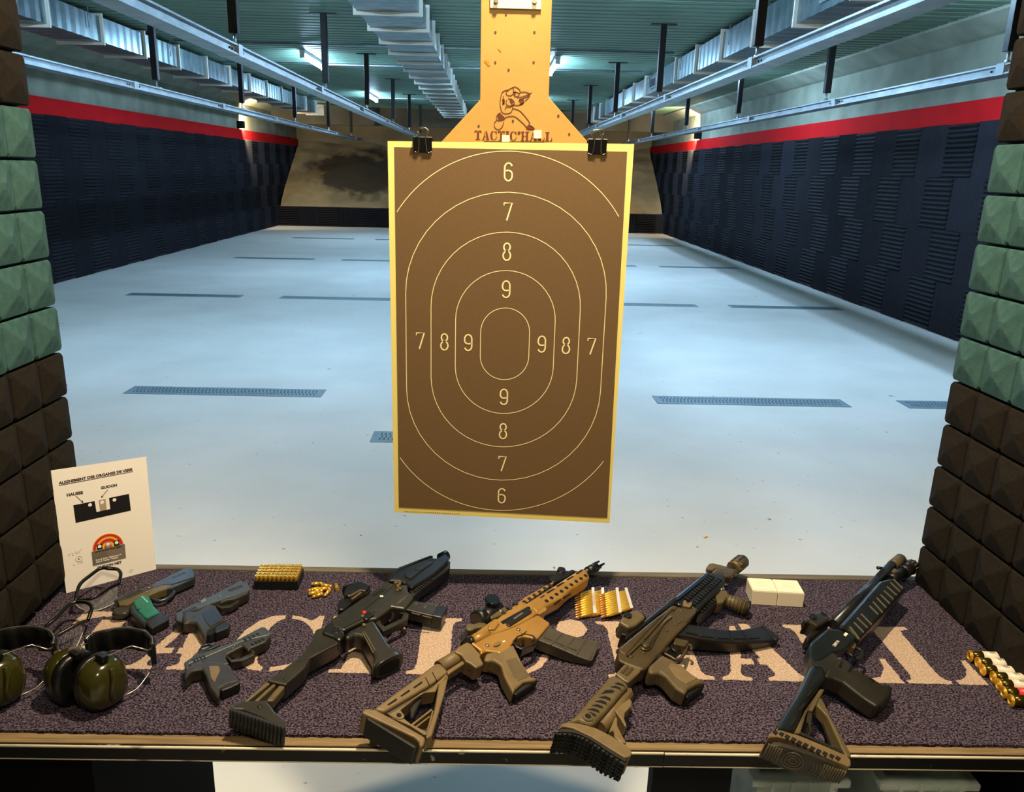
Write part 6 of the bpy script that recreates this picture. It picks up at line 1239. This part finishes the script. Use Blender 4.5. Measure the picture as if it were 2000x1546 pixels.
# rifle rounds in stripper clips
RC = cart_mesh('rifle_cartridge', .037, .0044, .013, .0029)
M_steelclip = mat('clip_steel', (216, 200, 184), .35, metal=.4)
STR = [([(0.2445,1.5585,0.8660),(0.2362,1.4618,0.8660),(0.1938,1.5223,0.8660),(0.1847,1.4506,0.8660)], 'leftmost stripper clip of pointed rifle cartridges', .0), ([(0.2666,1.5635,0.8640),(0.2569,1.4684,0.8640),(0.2213,1.5362,0.8640),(0.2105,1.4582,0.8640)], 'second stripper clip of rifle cartridges half under the first', 0), ([(0.2961,1.5506,0.8660),(0.2881,1.4588,0.8660),(0.2491,1.5202,0.8660),(0.2360,1.4416,0.8660)], 'third stripper clip of rifle cartridges with bright cases', 0), ([(0.3174,1.5567,0.8640),(0.3164,1.4827,0.8640),(0.2725,1.5300,0.8640),(0.2675,1.4615,0.8640)], 'rightmost stripper clip of rifle cartridges', 0)]
for si, (q, lb, dz) in enumerate(STR):
    q = [Vector(p) for p in q]; h0 = (.0075, .0045, .0125, .0085)[si]
    for p in q: p.z = MZ+h0
    top, bot = q[0], q[1]; dirn = ((q[2]-q[0])+(q[3]-q[1])).normalized(); ln = bot-top
    cl = thing('stripper_clip', 'pale steel strip of the '+lb, 'stripper clip', tuple(top), 0, 'stripper clips')
    pr = ln.normalized(); bm = B()
    wv = dirn*.0035
    P = [top-pr*.006-wv, bot+pr*.004-wv, bot+pr*.004+wv, top-pr*.006+wv]
    a = [bm.verts.new(p-top+Vector((0, 0, .0045))) for p in P]; b_ = [bm.verts.new(p-top+Vector((0, 0, .0030))) for p in P]
    bm.faces.new(a); bm.faces.new(b_)
    for i in range(4): bm.faces.new((a[i], a[(i+1) % 4], b_[(i+1) % 4], b_[i]))
    obj('strip', bm, M_steelclip, cl)
    bm = B(); c_ = (top+bot)/2-top; tube(bm, [top-top-wv*.8-Vector((0, 0, .004)), bot-top-wv*.8-Vector((0, 0, .004))], .0008, 6); obj('spring', bm, M_steelclip, cl)
    for k in range(10):
        p = top+ln*((k+.5)/10); p2 = p+dirn*.048
        lay(RC, 'rifle_cartridge', p-dirn*.002, p2, 'brass rifle cartridge held in the '+lb, 'cartridge', 'rifle cartridges in the '+lb)
# white cartons
M_card = mat('white_carton', (240, 228, 200), .75)
for k, (bot, top, lb) in enumerate((([(0.5830,1.5220),(0.6370,1.5173)], [(0.5741,1.5627),(0.6336,1.5645)], 'left of the two plain white ammunition cartons'), ([(0.6370,1.5173),(0.6930,1.5126)], [(0.6370,1.5646),(0.6901,1.5550)], 'right of the two plain white ammunition cartons'))):
    a, b2 = Vector(bot[0]), Vector(bot[1]); d = (b2-a); wd = d.length-.001; an = math.atan2(d.y, d.x)
    t = thing('ammunition_carton', lb, 'carton', (a.x, a.y, MZ), an, 'white ammunition cartons'); dep = .056
    bm = B(); box(bm, 0, wd, 0, dep, 0, .033); obj('carton_body', bm, M_card, t, bevel=.0012)
    bm = B(); box(bm, .001, wd-.001, .0005, dep-.001, .0332, .0345); f_ = obj('carton_flap', bm, M_card, t, bevel=.0006)
    bm = B(); box(bm, .004, wd-.008, .004, .0046, .0346, .0349); obj('flap_slit', bm, mat('slit_shadow', (206, 192, 150), .8), f_)
    for i, (yy, lw) in enumerate(((.022, .5), (.030, .42), (.038, .35))):
        bm = B(); box(bm, wd*(.5-lw/2), wd*(.5+lw/2), yy, yy+.0016, .0346, .0348); obj('faint_print', bm, mat('faint_ink', (226, 212, 178), .8), f_)
# shotgun shells
M_hull = mat('clear_hull', (214, 204, 180), .35, c2=(224, 214, 192), scale=40)
M_hullr = mat('red_hull', (206, 52, 60), .35)
M_dkbrass = mat('tall_brass', (74, 60, 14), .25, metal=.7)
def shell(red):
    t = thing('shotgun_shell', 'x', 'shotgun shell', (0, 0, 0), 0, 'shotgun shells in a row')
    r = .0096
    obj('rim', lathe(B(), [(.0110, 0), (.0110, .0016), (.0100, .0020)], 20, axis='x'), M_brass, t)
    obj('primer', lathe(B(), [(.0036, -.0006), (.0036, .0002)], 14, axis='x'), M_primer, t)
    bm = B()
    for rr in (.0062, .0086): 
        tube(bm, [(-.0003, rr*math.cos(a/16*2*PI), rr*math.sin(a/16*2*PI)) for a in range(16)], .0006, 5, closed=True)
    obj('head_stamp', bm, M_brass, t)['kind'] = 'stuff'
    obj('brass_head', lathe(B(), [(.0099, .0018), (.0098, .0225), (r, .0230)], 20, axis='x'), M_dkbrass, t)
    h_ = obj('hull', lathe(B(), [(r, .0230), (r, .056), (r*.93, .0595), (r*.7, .061)], 20, axis='x'), M_hullr if red else M_hull, t)
    if not red:
        bm = B()
        for i in range(5):
            for a0 in range(6):
                aa = math.radians(70+a0*8); ab = math.radians(70+a0*8+8); x0_, x1_ = .036+i*.0022, .036+i*.0022+.0016
                if (i+a0) % 3 == 0: continue
                v = [bm.verts.new((x, (r+.00015)*math.cos(q_)*-1, (r+.00015)*math.sin(q_))) for x, q_ in ((x0_, aa), (x1_, aa), (x1_, ab), (x0_, ab))]
                bm.faces.new(v)
        o = obj('printed_label', bm, mat('label_ink', (92, 84, 82), .7), h_); o['kind'] = 'stuff'
    return t
s_w, s_r = shell(False), shell(True)
SP = [(0.9420,1.3256,0.8715),(0.9443,1.3038,0.8715),(0.9401,1.2833,0.8715),(0.9461,1.2628,0.8715),(0.9425,1.2426,0.8715),(0.9375,1.2205,0.8715),(0.9367,1.1983,0.8715)]
SLB = ['clear shotgun shell with brass head farthest from the table edge', 'second clear shotgun shell in the row', 'third clear shotgun shell in the row, touching the second', 'fourth clear shotgun shell in the row', 'fifth clear shotgun shell in the row, next to a red one', 'red shotgun shell between a clear one and the nearest red one', 'red shotgun shell nearest to the table edge']
yy0 = None
for k, p in enumerate(SP):
    src_ = s_r if k >= 5 else s_w
    t = src_ if k in (0, 5) else dup(src_)
    t['label'] = SLB[k]; y = p[1]
    if yy0 is not None and yy0-y < .0222: y = yy0-.0222
    yy0 = y
    t.location = (p[0], y, MZ+.0112); t.rotation_euler = (0, 0, -.045+.02*math.sin(k*2.1))
# spent case on the floor beyond the table
lay(LC, 'spent_case', (1.11, 3.62, .0045), (1.135, 3.635, .0045), 'single spent brass case lying on the concrete floor', 'cartridge case')
